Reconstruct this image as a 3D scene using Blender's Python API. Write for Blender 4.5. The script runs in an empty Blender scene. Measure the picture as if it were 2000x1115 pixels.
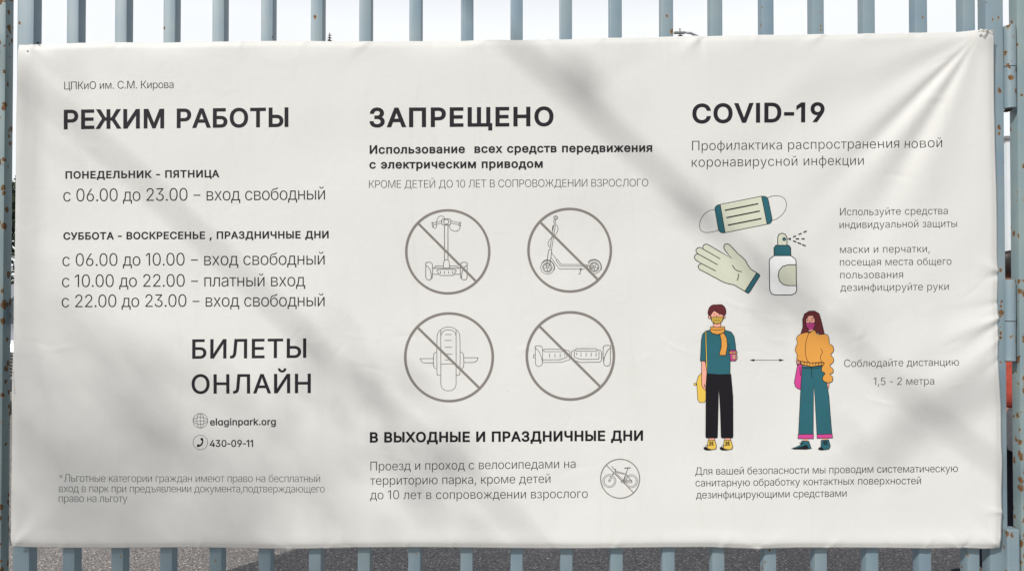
import bpy, bmesh, math, random
import numpy as np
from mathutils import Vector, Matrix
from mathutils.geometry import tessellate_polygon
R = math.radians
rnd = random.Random(7)
sc = bpy.context.scene
COL = sc.collection

# ------------------------------------------------------------------ camera, sky, sun, exposure
F, CX, CY = 1440.0, 1000.0, 557.5
SC = 0.00156
D = F * SC
CAMZ = 1.5
PITCH = R(0.75)
cam_d = bpy.data.cameras.new('camera')
cam = bpy.data.objects.new('camera', cam_d)
COL.objects.link(cam)
cam.location = (0, -D, CAMZ)
cam.rotation_euler = (R(90) + PITCH, 0, 0)
cam_d.sensor_width = 36
cam_d.lens = 36 * F / 2000
cam_d.clip_start = 0.05
cam_d.clip_end = 2000
sc.camera = cam

SUN_AZ, SUN_EL = R(40), R(38)       # azimuth to the left of the view's back direction
sd = Vector((math.sin(SUN_AZ) * math.cos(SUN_EL), math.cos(SUN_AZ) * math.cos(SUN_EL), -math.sin(SUN_EL)))
sun_d = bpy.data.lights.new('sun', 'SUN')
sun_d.energy = 3.25
sun_d.angle = R(0.5)
sun_d.color = (1.0, 0.972, 0.93)
sun = bpy.data.objects.new('sun', sun_d)
COL.objects.link(sun)
sun.rotation_euler = sd.to_track_quat('-Z', 'Y').to_euler()
sun.location = (-10, -12, 14)

w = bpy.data.worlds.new("World"); sc.world = w; w.use_nodes = True
nt = w.node_tree; nt.nodes.clear()
wo = nt.nodes.new('ShaderNodeOutputWorld'); bg = nt.nodes.new('ShaderNodeBackground')
sky = nt.nodes.new('ShaderNodeTexSky'); sky.sky_type = 'NISHITA'; sky.sun_disc = False
sky.sun_elevation = SUN_EL
sky.sun_rotation = math.atan2(-sd.x, -sd.y)
sky.dust_density = 2.5; sky.air_density = 1.0; sky.altitude = 0
# thin white summer overcast: milky at the horizon all round, bluer overhead
geo = nt.nodes.new('ShaderNodeTexCoord'); sep = nt.nodes.new('ShaderNodeSeparateXYZ')
nt.links.new(geo.outputs['Generated'], sep.inputs[0])
mr = nt.nodes.new('ShaderNodeMapRange'); mr.inputs[1].default_value = 0.34; mr.inputs[2].default_value = 0.66
mr.inputs[3].default_value = 0.94; mr.inputs[4].default_value = 0.06
nt.links.new(sep.outputs['Z'], mr.inputs[0])
nz = nt.nodes.new('ShaderNodeTexNoise'); nz.inputs['Scale'].default_value = 2.2; nz.inputs['Detail'].default_value = 5
mp = nt.nodes.new('ShaderNodeMapping'); mp.inputs['Scale'].default_value = (1, 1, 2.5)
nt.links.new(geo.outputs['Generated'], mp.inputs[0]); nt.links.new(mp.outputs[0], nz.inputs['Vector'])
cm = nt.nodes.new('ShaderNodeMix'); cm.data_type = 'RGBA'
cm.inputs[6].default_value = (11.2, 11.6, 12.1, 1); cm.inputs[7].default_value = (12.9, 13.0, 13.1, 1)
nt.links.new(nz.outputs['Fac'], cm.inputs[0])
mx = nt.nodes.new('ShaderNodeMix'); mx.data_type = 'RGBA'
nt.links.new(mr.outputs[0], mx.inputs[0]); nt.links.new(sky.outputs[0], mx.inputs[6]); nt.links.new(cm.outputs[2], mx.inputs[7])
nt.links.new(mx.outputs[2], bg.inputs[0]); bg.inputs[1].default_value = 0.085
nt.links.new(bg.outputs[0], wo.inputs[0])

vs = sc.view_settings
vs.view_transform = 'Standard'; vs.look = 'None'; vs.exposure = 0.0; vs.gamma = 1.0; vs.use_curve_mapping = False

# ------------------------------------------------------------------ helpers
def P(px, py, Y):
    """point on the upright plane y = Y that the photograph shows at px, py (numbers or arrays)"""
    px = np.asarray(px, float); py = np.asarray(py, float)
    a = (px - CX) / F; b = -(py - CY) / F
    dy = math.cos(PITCH) - b * math.sin(PITCH)
    dz = math.sin(PITCH) + b * math.cos(PITCH)
    t = (np.asarray(Y, float) + D) / dy
    return np.stack([a * t, np.asarray(Y, float) + 0 * a, CAMZ + dz * t], -1)

def tag(o, label=None, cat=None, group=None, kind=None):
    if label: o['label'] = label
    if cat: o['category'] = cat
    if group: o['group'] = group
    if kind: o['kind'] = kind
    return o

def empty(name, loc=(0, 0, 0), parent=None):
    o = bpy.data.objects.new(name, None); COL.objects.link(o)
    o.location = loc; o.empty_display_size = 0.1
    if parent: o.parent = parent
    return o

def link(name, me, mat, parent=None, smooth=False, loc=None):
    o = bpy.data.objects.new(name, me); COL.objects.link(o)
    if mat is not None and not me.materials:
        me.materials.append(mat)
    if smooth:
        me.polygons.foreach_set('use_smooth', [True] * len(me.polygons))
    if parent: o.parent = parent
    if loc is not None: o.location = loc
    return o

def mesh(name, verts, faces):
    me = bpy.data.meshes.new(name); me.from_pydata([tuple(v) for v in verts], [], faces); me.update(); return me

class MB:
    def __init__(s): s.v = []; s.f = []
    def add(s, v, f):
        n = len(s.v); s.v += [tuple(p) for p in v]; s.f += [tuple(i + n for i in q) for q in f]; return s
    def box(s, c, d, rz=0.0, M=None):
        x, y, z = d[0] / 2, d[1] / 2, d[2] / 2
        v = [Vector((i * x, j * y, k * z)) for i in (-1, 1) for j in (-1, 1) for k in (-1, 1)]
        m = M or Matrix.Rotation(rz, 3, 'Z')
        v = [m @ p + Vector(c) for p in v]
        return s.add(v, [(0, 1, 3, 2), (4, 6, 7, 5), (0, 4, 5, 1), (2, 3, 7, 6), (0, 2, 6, 4), (1, 5, 7, 3)])
    def tube(s, pts, rad, n=10, cap=True):
        pts = [Vector(p) for p in pts]
        if not hasattr(rad, '__len__'): rad = [rad] * len(pts)
        rings = []; up = None
        for i, p in enumerate(pts):
            t = (pts[min(i + 1, len(pts) - 1)] - pts[max(i - 1, 0)]).normalized()
            if up is None: up = Vector((0, 0, 1)) if abs(t.z) < 0.9 else Vector((1, 0, 0))
            a = t.cross(up).normalized(); b = t.cross(a).normalized(); up = -b if b.dot(up) < 0 else b
            up = a.cross(t).normalized()
            rings.append([p + (a * math.cos(k * 2 * math.pi / n) + up * math.sin(k * 2 * math.pi / n)) * rad[i] for k in range(n)])
        v = [q for r in rings for q in r]; f = []
        for i in range(len(pts) - 1):
            for k in range(n):
                k2 = (k + 1) % n
                f.append((i * n + k, (i + 1) * n + k, (i + 1) * n + k2, i * n + k2))
        if cap:
            f.append(tuple(range(n))); f.append(tuple(reversed(range((len(pts) - 1) * n, len(pts) * n))))
        return s.add(v, f)
    def prism(s, poly, y0, y1):
        """poly in x,z pulled along y"""
        n = len(poly)
        v = [(x, y0, z) for x, z in poly] + [(x, y1, z) for x, z in poly]
        f = [tuple(range(n)), tuple(reversed(range(n, 2 * n)))] + [(i, i + n, (i + 1) % n + n, (i + 1) % n) for i in range(n)]
        return s.add(v, f)
    def build(s, name, mat, parent=None, smooth=False, bevel=0.0, loc=None):
        me = mesh(name, s.v, s.f)
        if bevel:
            bm = bmesh.new(); bm.from_mesh(me)
            bmesh.ops.recalc_face_normals(bm, faces=bm.faces)
            bmesh.ops.bevel(bm, geom=[e for e in bm.edges if e.calc_face_angle(0) > 0.5], offset=bevel, segments=2, profile=0.6, affect='EDGES', clamp_overlap=True)
            bm.to_mesh(me); bm.free()
        else:
            bm = bmesh.new(); bm.from_mesh(me); bmesh.ops.recalc_face_normals(bm, faces=bm.faces); bm.to_mesh(me); bm.free()
        return link(name, me, mat, parent, smooth, loc)

def new_mat(name, col, rough=0.6, spec=0.5, metal=0.0):
    m = bpy.data.materials.new(name); m.use_nodes = True
    b = m.node_tree.nodes['Principled BSDF']
    b.inputs['Base Color'].default_value = (*col, 1); b.inputs['Roughness'].default_value = rough
    b.inputs['Specular IOR Level'].default_value = spec; b.inputs['Metallic'].default_value = metal
    return m, m.node_tree, b

def N(nt, t, **kw):
    n = nt.nodes.new(t)
    for k, v in kw.items():
        if k in n.inputs: n.inputs[k].default_value = v
        else: setattr(n, k, v)
    return n

def vary(name, col, rough=0.6, scale=20, amt=0.15, spec=0.4, bump=0.0, metal=0.0):
    """plain colour with faint uneven tone from noise"""
    m, nt, b = new_mat(name, col, rough, spec, metal)
    tc = N(nt, 'ShaderNodeTexCoord'); nz = N(nt, 'ShaderNodeTexNoise', Scale=scale, Detail=4.0)
    nt.links.new(tc.outputs['Object'], nz.inputs['Vector'])
    r = N(nt, 'ShaderNodeValToRGB')
    r.color_ramp.elements[0].position = 0.3; r.color_ramp.elements[1].position = 0.7
    r.color_ramp.elements[0].color = (*[c * (1 - amt) for c in col], 1); r.color_ramp.elements[1].color = (*[min(1, c * (1 + amt)) for c in col], 1)
    nt.links.new(nz.outputs['Fac'], r.inputs[0]); nt.links.new(r.outputs[0], b.inputs['Base Color'])
    if bump:
        bp = N(nt, 'ShaderNodeBump', Strength=bump, Distance=0.01)
        nt.links.new(nz.outputs['Fac'], bp.inputs['Height']); nt.links.new(bp.outputs[0], b.inputs['Normal'])
    return m

def paint_rust(name, th, seed=0.0, col=(0.205, 0.270, 0.308)):
    """blue grey gloss paint over steel, with brush runs, chips and rust spots with drips; th sets how much rust"""
    m, nt, b = new_mat(name, col, 0.5, 0.45)
    L = nt.links.new
    tc = N(nt, 'ShaderNodeTexCoord'); oi = N(nt, 'ShaderNodeObjectInfo')
    mul = N(nt, 'ShaderNodeMath', operation='MULTIPLY'); mul.inputs[1].default_value = 37.0; L(oi.outputs['Random'], mul.inputs[0])
    cb = N(nt, 'ShaderNodeCombineXYZ'); L(mul.outputs[0], cb.inputs[0]); L(mul.outputs[0], cb.inputs[2]); cb.inputs[1].default_value = seed
    add = N(nt, 'ShaderNodeVectorMath', operation='ADD'); L(tc.outputs['Object'], add.inputs[0]); L(cb.outputs[0], add.inputs[1])
    # broad paint tone and vertical brush lines
    n1 = N(nt, 'ShaderNodeTexNoise', Scale=6.0, Detail=3.0); L(add.outputs[0], n1.inputs['Vector'])
    mp = N(nt, 'ShaderNodeMapping'); mp.inputs['Scale'].default_value = (160, 160, 4); L(add.outputs[0], mp.inputs[0])
    n2 = N(nt, 'ShaderNodeTexNoise', Scale=1.0, Detail=2.0); L(mp.outputs[0], n2.inputs['Vector'])
    r1 = N(nt, 'ShaderNodeValToRGB'); e = r1.color_ramp.elements
    e[0].position = 0.3; e[1].position = 0.72
    e[0].color = (col[0] * .82, col[1] * .9, col[2] * .97, 1); e[1].color = (col[0] * 1.12, col[1] * 1.08, col[2] * 1.0, 1)
    L(n1.outputs['Fac'], r1.inputs[0])
    # rust: round spots of mixed size, clustered by a slow noise drawn out downwards
    wob = N(nt, 'ShaderNodeTexNoise', Scale=120.0, Detail=2.0); L(add.outputs[0], wob.inputs['Vector'])
    wv = N(nt, 'ShaderNodeVectorMath', operation='MULTIPLY_ADD'); L(wob.outputs['Color'], wv.inputs[0]); wv.inputs[1].default_value = (.009, .009, .014); L(add.outputs[0], wv.inputs[2])
    mp3 = N(nt, 'ShaderNodeMapping'); mp3.inputs['Scale'].default_value = (1, 1, 0.8); L(wv.outputs[0], mp3.inputs[0])
    vo = N(nt, 'ShaderNodeTexVoronoi', Scale=62.0); L(mp3.outputs[0], vo.inputs['Vector'])
    vc = N(nt, 'ShaderNodeSeparateColor'); L(vo.outputs['Color'], vc.inputs[0])
    mp4 = N(nt, 'ShaderNodeMapping'); mp4.inputs['Scale'].default_value = (14, 14, 2.6); L(add.outputs[0], mp4.inputs[0])
    n4 = N(nt, 'ShaderNodeTexNoise', Scale=1.0, Detail=2.0); L(mp4.outputs[0], n4.inputs['Vector'])
    rr_ = N(nt, 'ShaderNodeMath', operation='MULTIPLY_ADD'); L(n4.outputs['Fac'], rr_.inputs[0]); rr_.inputs[1].default_value = 0.9; L(vc.outputs[0], rr_.inputs[2])
    s1 = N(nt, 'ShaderNodeMath', operation='MULTIPLY_ADD'); L(vo.outputs['Distance'], s1.inputs[0]); s1.inputs[1].default_value = -0.55; L(rr_.outputs[0], s1.inputs[2])
    rr = N(nt, 'ShaderNodeMapRange'); rr.inputs[1].default_value = th; rr.inputs[2].default_value = th + 0.05; L(s1.outputs[0], rr.inputs[0])
    # stain halo round the rust
    rh = N(nt, 'ShaderNodeMapRange'); rh.inputs[1].default_value = th - 0.10; rh.inputs[2].default_value = th + 0.03; rh.inputs[4].default_value = 0.35; L(s1.outputs[0], rh.inputs[0])
    rc = N(nt, 'ShaderNodeValToRGB'); e = rc.color_ramp.elements
    e[0].color = (0.21, 0.112, 0.045, 1); e[1].color = (0.07, 0.035, 0.018, 1); e[0].position = .35; e[1].position = .7
    n5 = N(nt, 'ShaderNodeTexNoise', Scale=180.0, Detail=2.0); L(add.outputs[0], n5.inputs['Vector']); L(n5.outputs['Fac'], rc.inputs[0])
    m1 = N(nt, 'ShaderNodeMix', data_type='RGBA'); L(rh.outputs[0], m1.inputs[0]); L(r1.outputs[0], m1.inputs[6]); m1.inputs[7].default_value = (0.33, 0.24, 0.11, 1)
    m2 = N(nt, 'ShaderNodeMix', data_type='RGBA'); L(rr.outputs[0], m2.inputs[0]); L(m1.outputs[2], m2.inputs[6]); L(rc.outputs[0], m2.inputs[7])
    # small black chips
    n6 = N(nt, 'ShaderNodeTexNoise', Scale=150.0, Detail=1.0); L(add.outputs[0], n6.inputs['Vector'])
    rk = N(nt, 'ShaderNodeMapRange'); rk.inputs[1].default_value = 0.765; rk.inputs[2].default_value = 0.79; L(n6.outputs['Fac'], rk.inputs[0])
    m3 = N(nt, 'ShaderNodeMix', data_type='RGBA'); L(rk.outputs[0], m3.inputs[0]); L(m2.outputs[2], m3.inputs[6]); m3.inputs[7].default_value = (0.05, 0.05, 0.055, 1)
    L(m3.outputs[2], b.inputs['Base Color'])
    ro = N(nt, 'ShaderNodeMapRange'); ro.inputs[3].default_value = 0.48; ro.inputs[4].default_value = 0.9; L(rr.outputs[0], ro.inputs[0]); L(ro.outputs[0], b.inputs['Roughness'])
    hb = N(nt, 'ShaderNodeMath', operation='MULTIPLY_ADD'); hb.inputs[1].default_value = -1.5; L(rr.outputs[0], hb.inputs[0]); L(n2.outputs['Fac'], hb.inputs[2])
    bp = N(nt, 'ShaderNodeBump', Strength=0.35, Distance=0.0012); L(hb.outputs[0], bp.inputs['Height']); L(bp.outputs[0], b.inputs['Normal'])
    return m

M_BAR = paint_rust('bar_paint', 1.32)
M_POST = paint_rust('post_paint', 1.08, 3.0, (0.22, 0.285, 0.295))
M_STILE = paint_rust('stile_paint', 1.17, 9.0)

# ------------------------------------------------------------------ ground
def asphalt():
    m, nt, b = new_mat('asphalt', (0.1, 0.1, 0.1), 0.85, 0.35)
    L = nt.links.new
    tc = N(nt, 'ShaderNodeTexCoord')
    n1 = N(nt, 'ShaderNodeTexNoise', Scale=0.7, Detail=5.0); L(tc.outputs['Object'], n1.inputs['Vector'])
    v = N(nt, 'ShaderNodeTexVoronoi', Scale=140.0); L(tc.outputs['Object'], v.inputs['Vector'])
    n2 = N(nt, 'ShaderNodeTexNoise', Scale=60.0, Detail=4.0, Roughness=0.7); L(tc.outputs['Object'], n2.inputs['Vector'])
    base = N(nt, 'ShaderNodeValToRGB'); e = base.color_ramp.elements
    e[0].position = .3; e[1].position = .7; e[0].color = (0.25, 0.234, 0.222, 1); e[1].color = (0.345, 0.324, 0.302, 1); L(n1.outputs['Fac'], base.inputs[0])
    sp = N(nt, 'ShaderNodeSeparateColor'); L(v.outputs['Color'], sp.inputs[0])
    st = N(nt, 'ShaderNodeValToRGB'); e = st.color_ramp.elements
    e[0].position = 0.0; e[0].color = (0.45, 0.45, 0.45, 1); e[1].position = 0.6; e[1].color = (1.0, 1.0, 1.0, 1)
    x = e.new(0.93); x.color = (1.25, 1.2, 1.15, 1); x = e.new(0.985); x.color = (3.0, 2.9, 2.7, 1)
    L(sp.outputs[0], st.inputs[0])
    mu = N(nt, 'ShaderNodeMix', data_type='RGBA', blend_type='MULTIPLY'); mu.inputs[0].default_value = 1; L(base.outputs[0], mu.inputs[6]); L(st.outputs[0], mu.inputs[7])
    g = N(nt, 'ShaderNodeValToRGB'); e = g.color_ramp.elements; e[0].position = .35; e[1].position = .65
    e[0].color = (.72, .72, .72, 1); e[1].color = (1.25, 1.25, 1.25, 1); L(n2.outputs['Fac'], g.inputs[0])
    mu2 = N(nt, 'ShaderNodeMix', data_type='RGBA', blend_type='MULTIPLY'); mu2.inputs[0].default_value = 1; L(mu.outputs[2], mu2.inputs[6]); L(g.outputs[0], mu2.inputs[7])
    L(mu2.outputs[2], b.inputs['Base Color'])
    hh = N(nt, 'ShaderNodeMath', operation='MULTIPLY_ADD'); hh.inputs[1].default_value = -1.0; L(v.outputs['Distance'], hh.inputs[0]); L(n2.outputs['Fac'], hh.inputs[2])
    bp = N(nt, 'ShaderNodeBump', Strength=0.9, Distance=0.006); L(hh.outputs[0], bp.inputs['Height']); L(bp.outputs[0], b.inputs['Normal'])
    return m
gr = link('ground', mesh('ground', [(-600, -300, 0), (600, -300, 0), (600, 900, 0), (-600, 900, 0)], [(0, 1, 2, 3)]), asphalt())
tag(gr, kind='structure')

# ------------------------------------------------------------------ banner surface
TOP = [(33, 86), (60, 86.5), (83, 84.5), (150, 83.5), (230, 82), (300, 82.5), (360, 81), (450, 80.5), (530, 79), (600, 78.5), (645, 80), (720, 80.3), (800, 79), (900, 79.5), (950, 77.5), (1010, 78.5), (1070, 76), (1110, 76), (1160, 73.5), (1230, 73), (1300, 70.5), (1360, 68.5), (1372, 70), (1450, 68.5), (1530, 67.5), (1606, 65), (1618, 66.5), (1700, 64.5), (1800, 63), (1870, 62), (1914, 59.5), (1925, 62), (1943, 61)]
BOT = [(20, 1069), (90, 1071), (200, 1071.5), (390, 1070.5), (470, 1072), (560, 1073.5), (680, 1071), (800, 1070), (1000, 1071.5), (1150, 1072.5), (1300, 1071), (1390, 1070), (1480, 1073), (1560, 1071), (1700, 1072), (1830, 1073), (1880, 1071.5), (1930, 1073.5), (1957, 1072)]
LEF = [(86, 33), (200, 31), (350, 29), (420, 28), (500, 27), (600, 25.5), (780, 22), (900, 21), (1069, 20)]
RIG = [(61, 1943), (100, 1944), (200, 1945), (300, 1947), (360, 1949), (430, 1950), (500, 1951), (540, 1953), (580, 1951), (620, 1952.5), (700, 1953), (800, 1958), (870, 1959), (900, 1961), (960, 1959), (1000, 1960), (1072, 1957)]
def curve(pts):
    a = np.array(pts, float)
    def f(x):
        # piecewise linear, lightly smoothed
        return (np.interp(x - 9, a[:, 0], a[:, 1]) + 2 * np.interp(x, a[:, 0], a[:, 1]) + np.interp(x + 9, a[:, 0], a[:, 1])) / 4
    return f
fT, fB, fL, fR = curve(TOP), curve(BOT), curve(LEF), curve(RIG)

def g1(x, s): return np.exp(-(x / s) ** 2)
nr = np.random.RandomState(5)
WAVES = [(nr.uniform(0, 2 * math.pi), nr.uniform(0, 2 * math.pi), 2 * math.pi / nr.uniform(150, 520), nr.uniform(.4, 1)) for _ in range(16)]
CRINK = []
for (cx_, cy_, sx_, sy_, n_) in ((80, 700, 55, 30, 7), (670, 690, 70, 30, 9), (640, 640, 40, 20, 3), (1160, 690, 120, 30, 12), (1470, 690, 80, 35, 8), (1500, 640, 60, 30, 4),
                                 (850, 690, 90, 30, 5), (1890, 640, 40, 60, 6), (1700, 700, 90, 50, 5), (60, 420, 25, 20, 2), (1240, 940, 90, 30, 3), (800, 930, 90, 50, 3), (1850, 230, 60, 90, 5)):
    for _ in range(n_):
        CRINK.append((cx_ + nr.normal() * sx_, cy_ + nr.normal() * sy_, nr.uniform(-0.5, 0.5) + (math.pi * .8 if nr.rand() < .3 else 0), nr.uniform(14, 38), nr.uniform(3.5, 7), nr.uniform(-.9, .9)))
PUCK = [  # pulled spots on the hems: u, v, direction of the pull lines (deg, 0 = right, 90 = down), length, strength mm
    (385, 1071, -62, 45, 1.8), (1372, 68, 140, 70, 3.0), (1368, 69, 85, 60, -1.6), (1608, 66, 150, 60, 2.4), (720, 80, 150, 80, 1.6), (950, 78, 155, 50, 1.2), (1065, 76, 35, 90, 2.2),
    (1410, 1071, -60, 40, 1.6), (790, 1071, -70, 35, 1.3), (1876, 1072, -140, 60, 2.6), (1885, 1072, -60, 40, -1.6), (560, 1072, 200, 90, 1.6), (1480, 1072, 200, 90, 1.6), (1480, 1072, -20, 90, 1.2),
    (24, 1065, -42, 150, 2.5), (24, 1060, -60, 110, -1.6), (60, 88, 95, 60, 1.8), (48, 90, 60, 110, -1.4), (64, 92, 40, 150, 1.4),
    (1953, 528, 205, 60, 3.0), (1953, 536, 165, 45, -3.2), (1953, 620, 158, 190, 3.3), (1953, 632, 148, 230, -2.5), (1955, 660, 140, 240, 1.9), (1955, 700, 138, 200, -1.8), (1955, 590, 166, 200, -2.0),
    (1958, 1000, 190, 60, 2.4), (1957, 1068, 215, 110, 2.4), (1957, 1060, 228, 140, -1.8)]
for _x, _s, _d in ((150, 1.0, 60), (235, -.8, 120), (470, 1.0, 100), (600, 1.2, 140), (840, -.9, 70), (1180, 1.1, 130), (1260, -1.0, 50), (1480, 1.1, 110), (1700, 1.2, 150), (1800, -1.2, 140)):
    PUCK.append((_x, 81 - _x * .011, _d, 38, _s))
for _x, _s, _d in ((120, 1.2, -60), (250, -1.0, -110), (640, 1.2, -30), (690, -1.4, -150), (880, 1.0, -80), (1080, -1.2, -140), (1200, 1.2, -50), (1300, -1.1, -120), (1620, 1.4, -40), (1740, -1.3, -130), (1810, 1.2, -70)):
    PUCK.append((_x, 1071, _d, 44, _s))
def f_bulge(u, v):
    """how far the cloth stands towards the viewer, metres; u, v in pixels of the photograph"""
    u = np.asarray(u, float); v = np.asarray(v, float)
    h = np.zeros(np.broadcast(u, v).shape)
    for a, ph, k, am in WAVES:
        h += 0.00042 * am * np.sin(k * (u * math.cos(a) + v * math.sin(a)) + ph)
    # fan of folds from the tied upper right corner
    dx = 1917 - u; dy = v - 60.0
    r = np.hypot(dx, dy) + 1e-6; th = np.degrees(np.arctan2(dy, dx))
    win = (1 - np.exp(-(r / 45) ** 2)) * np.exp(-(r / 430) ** 2)
    for c, s, am, rr in ((46, 3.8, -7.6, 340), (52, 4.0, 2.6, 300), (60, 4.2, -5.4, 430), (69, 5.5, 2.4, 430), (30, 8, -4.6, 420), (38, 4.5, 1.6, 300), (16, 6, 1.4, 300), (82, 5, -.8, 450), (92, 5, .8, 400)):
        h += 0.00135 * am * g1(th - c, s) * (1 - np.exp(-(r / 60) ** 2)) * np.exp(-(r / rr) ** 2) * np.clip(r / 200, 0.25, 1.35)
    h += 0.010 * g1(r, 30)                                       # stands proud where it is tied round the stile
    # wide soft folds hanging off the right hand half
    for (x0, y0, x1, y1, s, am) in ((1700, 120, 1440, 330, 34, -2.0), (1760, 300, 1560, 560, 36, -2.2), (1840, 480, 1620, 760, 34, 1.8), (1880, 560, 1760, 860, 30, -1.8), (1640, 100, 1500, 200, 26, 1.4),
                                    (1560, 380, 1380, 640, 44, 1.5), (1900, 760, 1740, 960, 32, 1.7), (1300, 90, 1130, 190, 24, -1.0)):
        L = math.hypot(x1 - x0, y1 - y0); ex, ey = (x1 - x0) / L, (y1 - y0) / L
        t = (u - x0) * ex + (v - y0) * ey; n = -(u - x0) * ey + (v - y0) * ex
        h += 0.001 * am * g1(n, s) * g1((t - L / 2), L * .62)
    for (x0, y0, deg, ln, am) in PUCK:
        c, s = math.cos(R(deg)), math.sin(R(deg))
        t = (u - x0) * c + (v - y0) * s; n = -(u - x0) * s + (v - y0) * c
        tt = np.clip(t / ln, -0.2, None)
        wd = 4 + 0.2 * np.clip(t, 0, None)
        h += 0.0013 * am * g1(n, wd) * np.exp(-(tt * 1.6) ** 2) * (t > -8)
    for (x0, y0, a, ln, wd, am) in CRINK:
        c, s = math.cos(a), math.sin(a)
        t = (u - x0) * c + (v - y0) * s; n = -(u - x0) * s + (v - y0) * c + 0.006 * t * t * (1 if am > 0 else -1) * .5
        h += 0.0013 * am * g1(n, wd * .85) * g1(t, ln)
    # the hems are drawn back towards the bars and sag between the ties
    dT = v - fT(u); dB = fB(u) - v; dL = u - fL(v); dR = fR(v) - u
    h += -0.0042 * g1(np.clip(dT, 0, None), 7) - 0.004 * g1(np.clip(dT, 0, None), 22) * (0.5 + 0.5 * np.sin(u / 41.0))
    h += -0.0085 * g1(np.clip(dB, 0, None), 8) + 0.0022 * g1(dB - 20, 14) * (0.55 + 0.45 * np.sin(u / 73.0 + 1.2))
    h += -0.003 * g1(np.clip(dL, 0, None), 7) - 0.006 * g1(np.clip(dR, 0, None), 9) - 0.001 * g1(np.clip(dR, 0, None), 30)
    h += -0.023 * (1 - ((v - 565) / 505.0) ** 2)      # bellied back between the hems, shaped to darken the top and brighten the bottom
    return h

def banner_mat():
    m, nt, b = new_mat('banner_vinyl', (0.8, 0.79, 0.745), 0.5, 0.3)
    L = nt.links.new
    tc = N(nt, 'ShaderNodeTexCoord')
    n1 = N(nt, 'ShaderNodeTexNoise', Scale=2.5, Detail=4.0); L(tc.outputs['Object'], n1.inputs['Vector'])
    r = N(nt, 'ShaderNodeValToRGB'); e = r.color_ramp.elements; e[0].position = .3; e[1].position = .75
    e[0].color = (0.655, 0.657, 0.628, 1); e[1].color = (0.686, 0.690, 0.662, 1); L(n1.outputs['Fac'], r.inputs[0])
    # a few dirt specks
    n3 = N(nt, 'ShaderNodeTexNoise', Scale=42.0, Detail=2.0); L(tc.outputs['Object'], n3.inputs['Vector'])
    k = N(nt, 'ShaderNodeMapRange'); k.inputs[1].default_value = 0.80; k.inputs[2].default_value = 0.84; k.inputs[4].default_value = 0.45; L(n3.outputs['Fac'], k.inputs[0])
    mm = N(nt, 'ShaderNodeMix', data_type='RGBA'); L(k.outputs[0], mm.inputs[0]); L(r.outputs[0], mm.inputs[6]); mm.inputs[7].default_value = (.4, .37, .32, 1)
    # faint runs of rain dirt and rubbed scuffs
    md = N(nt, 'ShaderNodeMapping'); md.inputs['Scale'].default_value = (13, 1, 1.6); L(tc.outputs['Object'], md.inputs[0])
    nd = N(nt, 'ShaderNodeTexNoise', Scale=1.0, Detail=5.0, Roughness=.65, Distortion=1.2); L(md.outputs[0], nd.inputs['Vector'])
    kd = N(nt, 'ShaderNodeMapRange'); kd.inputs[1].default_value = .56; kd.inputs[2].default_value = .8; kd.inputs[4].default_value = .14; L(nd.outputs['Fac'], kd.inputs[0])
    m4 = N(nt, 'ShaderNodeMix', data_type='RGBA'); L(kd.outputs[0], m4.inputs[0]); L(mm.outputs[2], m4.inputs[6]); m4.inputs[7].default_value = (.47, .45, .39, 1)
    L(m4.outputs[2], b.inputs['Base Color'])
    mp = N(nt, 'ShaderNodeMapping'); mp.inputs['Scale'].default_value = (60, 1, 700); L(tc.outputs['Object'], mp.inputs[0])
    n2 = N(nt, 'ShaderNodeTexNoise', Scale=1.0, Detail=2.0); L(mp.outputs[0], n2.inputs['Vector'])
    n4 = N(nt, 'ShaderNodeTexNoise', Scale=11.0, Detail=5.0, Roughness=.6, Distortion=1.5); L(tc.outputs['Object'], n4.inputs['Vector'])
    b1 = N(nt, 'ShaderNodeBump', Strength=0.10, Distance=0.0006); L(n2.outputs['Fac'], b1.inputs['Height'])
    b2 = N(nt, 'ShaderNodeBump', Strength=0.16, Distance=0.006); L(n4.outputs['Fac'], b2.inputs['Height']); L(b1.outputs[0], b2.inputs['Normal'])
    L(b2.outputs[0], b.inputs['Normal'])
    return m
GU, GV = 600, 320
s_ = np.linspace(0, 1, GU)[None, :]; t_ = np.linspace(0, 1, GV)[:, None]
t_ = t_ + 0.012 * np.sin(2 * math.pi * t_) * -1   # a little denser near the hems
uT = 33 + s_ * (1943 - 33); uB = 20 + s_ * (1957 - 20); vL = 86 + t_ * (1069 - 86); vR = 61 + t_ * (1072 - 61)
Tx, Ty = uT, fT(uT); Bx, By = uB, fB(uB); Lx, Ly = fL(vL), vL; Rx, Ry = fR(vR), vR
def coons(T, B, L_, R_, c00, c10, c01, c11):
    return (1 - t_) * T + t_ * B + (1 - s_) * L_ + s_ * R_ - ((1 - s_) * (1 - t_) * c00 + s_ * (1 - t_) * c10 + (1 - s_) * t_ * c01 + s_ * t_ * c11)
U = coons(Tx, Bx, Lx, Rx, 33, 1943, 20, 1957)
V = coons(Ty, By, Ly, Ry, float(fT(33.)), float(fT(1943.)), float(fB(20.)), float(fB(1957.)))
def on_cloth(u, v, off):
    p = P(u, v, 0.023 * (1 - ((v - 565) / 505.0) ** 2))
    p[..., 1] = -(f_bulge(u, v) + off)
    return p
VV = on_cloth(U, V, 0.0).reshape(-1, 3)
ii = np.arange(GU * GV).reshape(GV, GU)
FF = np.stack([ii[:-1, :-1], ii[1:, :-1], ii[1:, 1:], ii[:-1, 1:]], -1).reshape(-1, 4)
bme = bpy.data.meshes.new('banner')
bme.vertices.add(len(VV)); bme.vertices.foreach_set('co', VV.ravel())
bme.loops.add(FF.size); bme.loops.foreach_set('vertex_index', FF.ravel().astype(np.int32))
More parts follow.
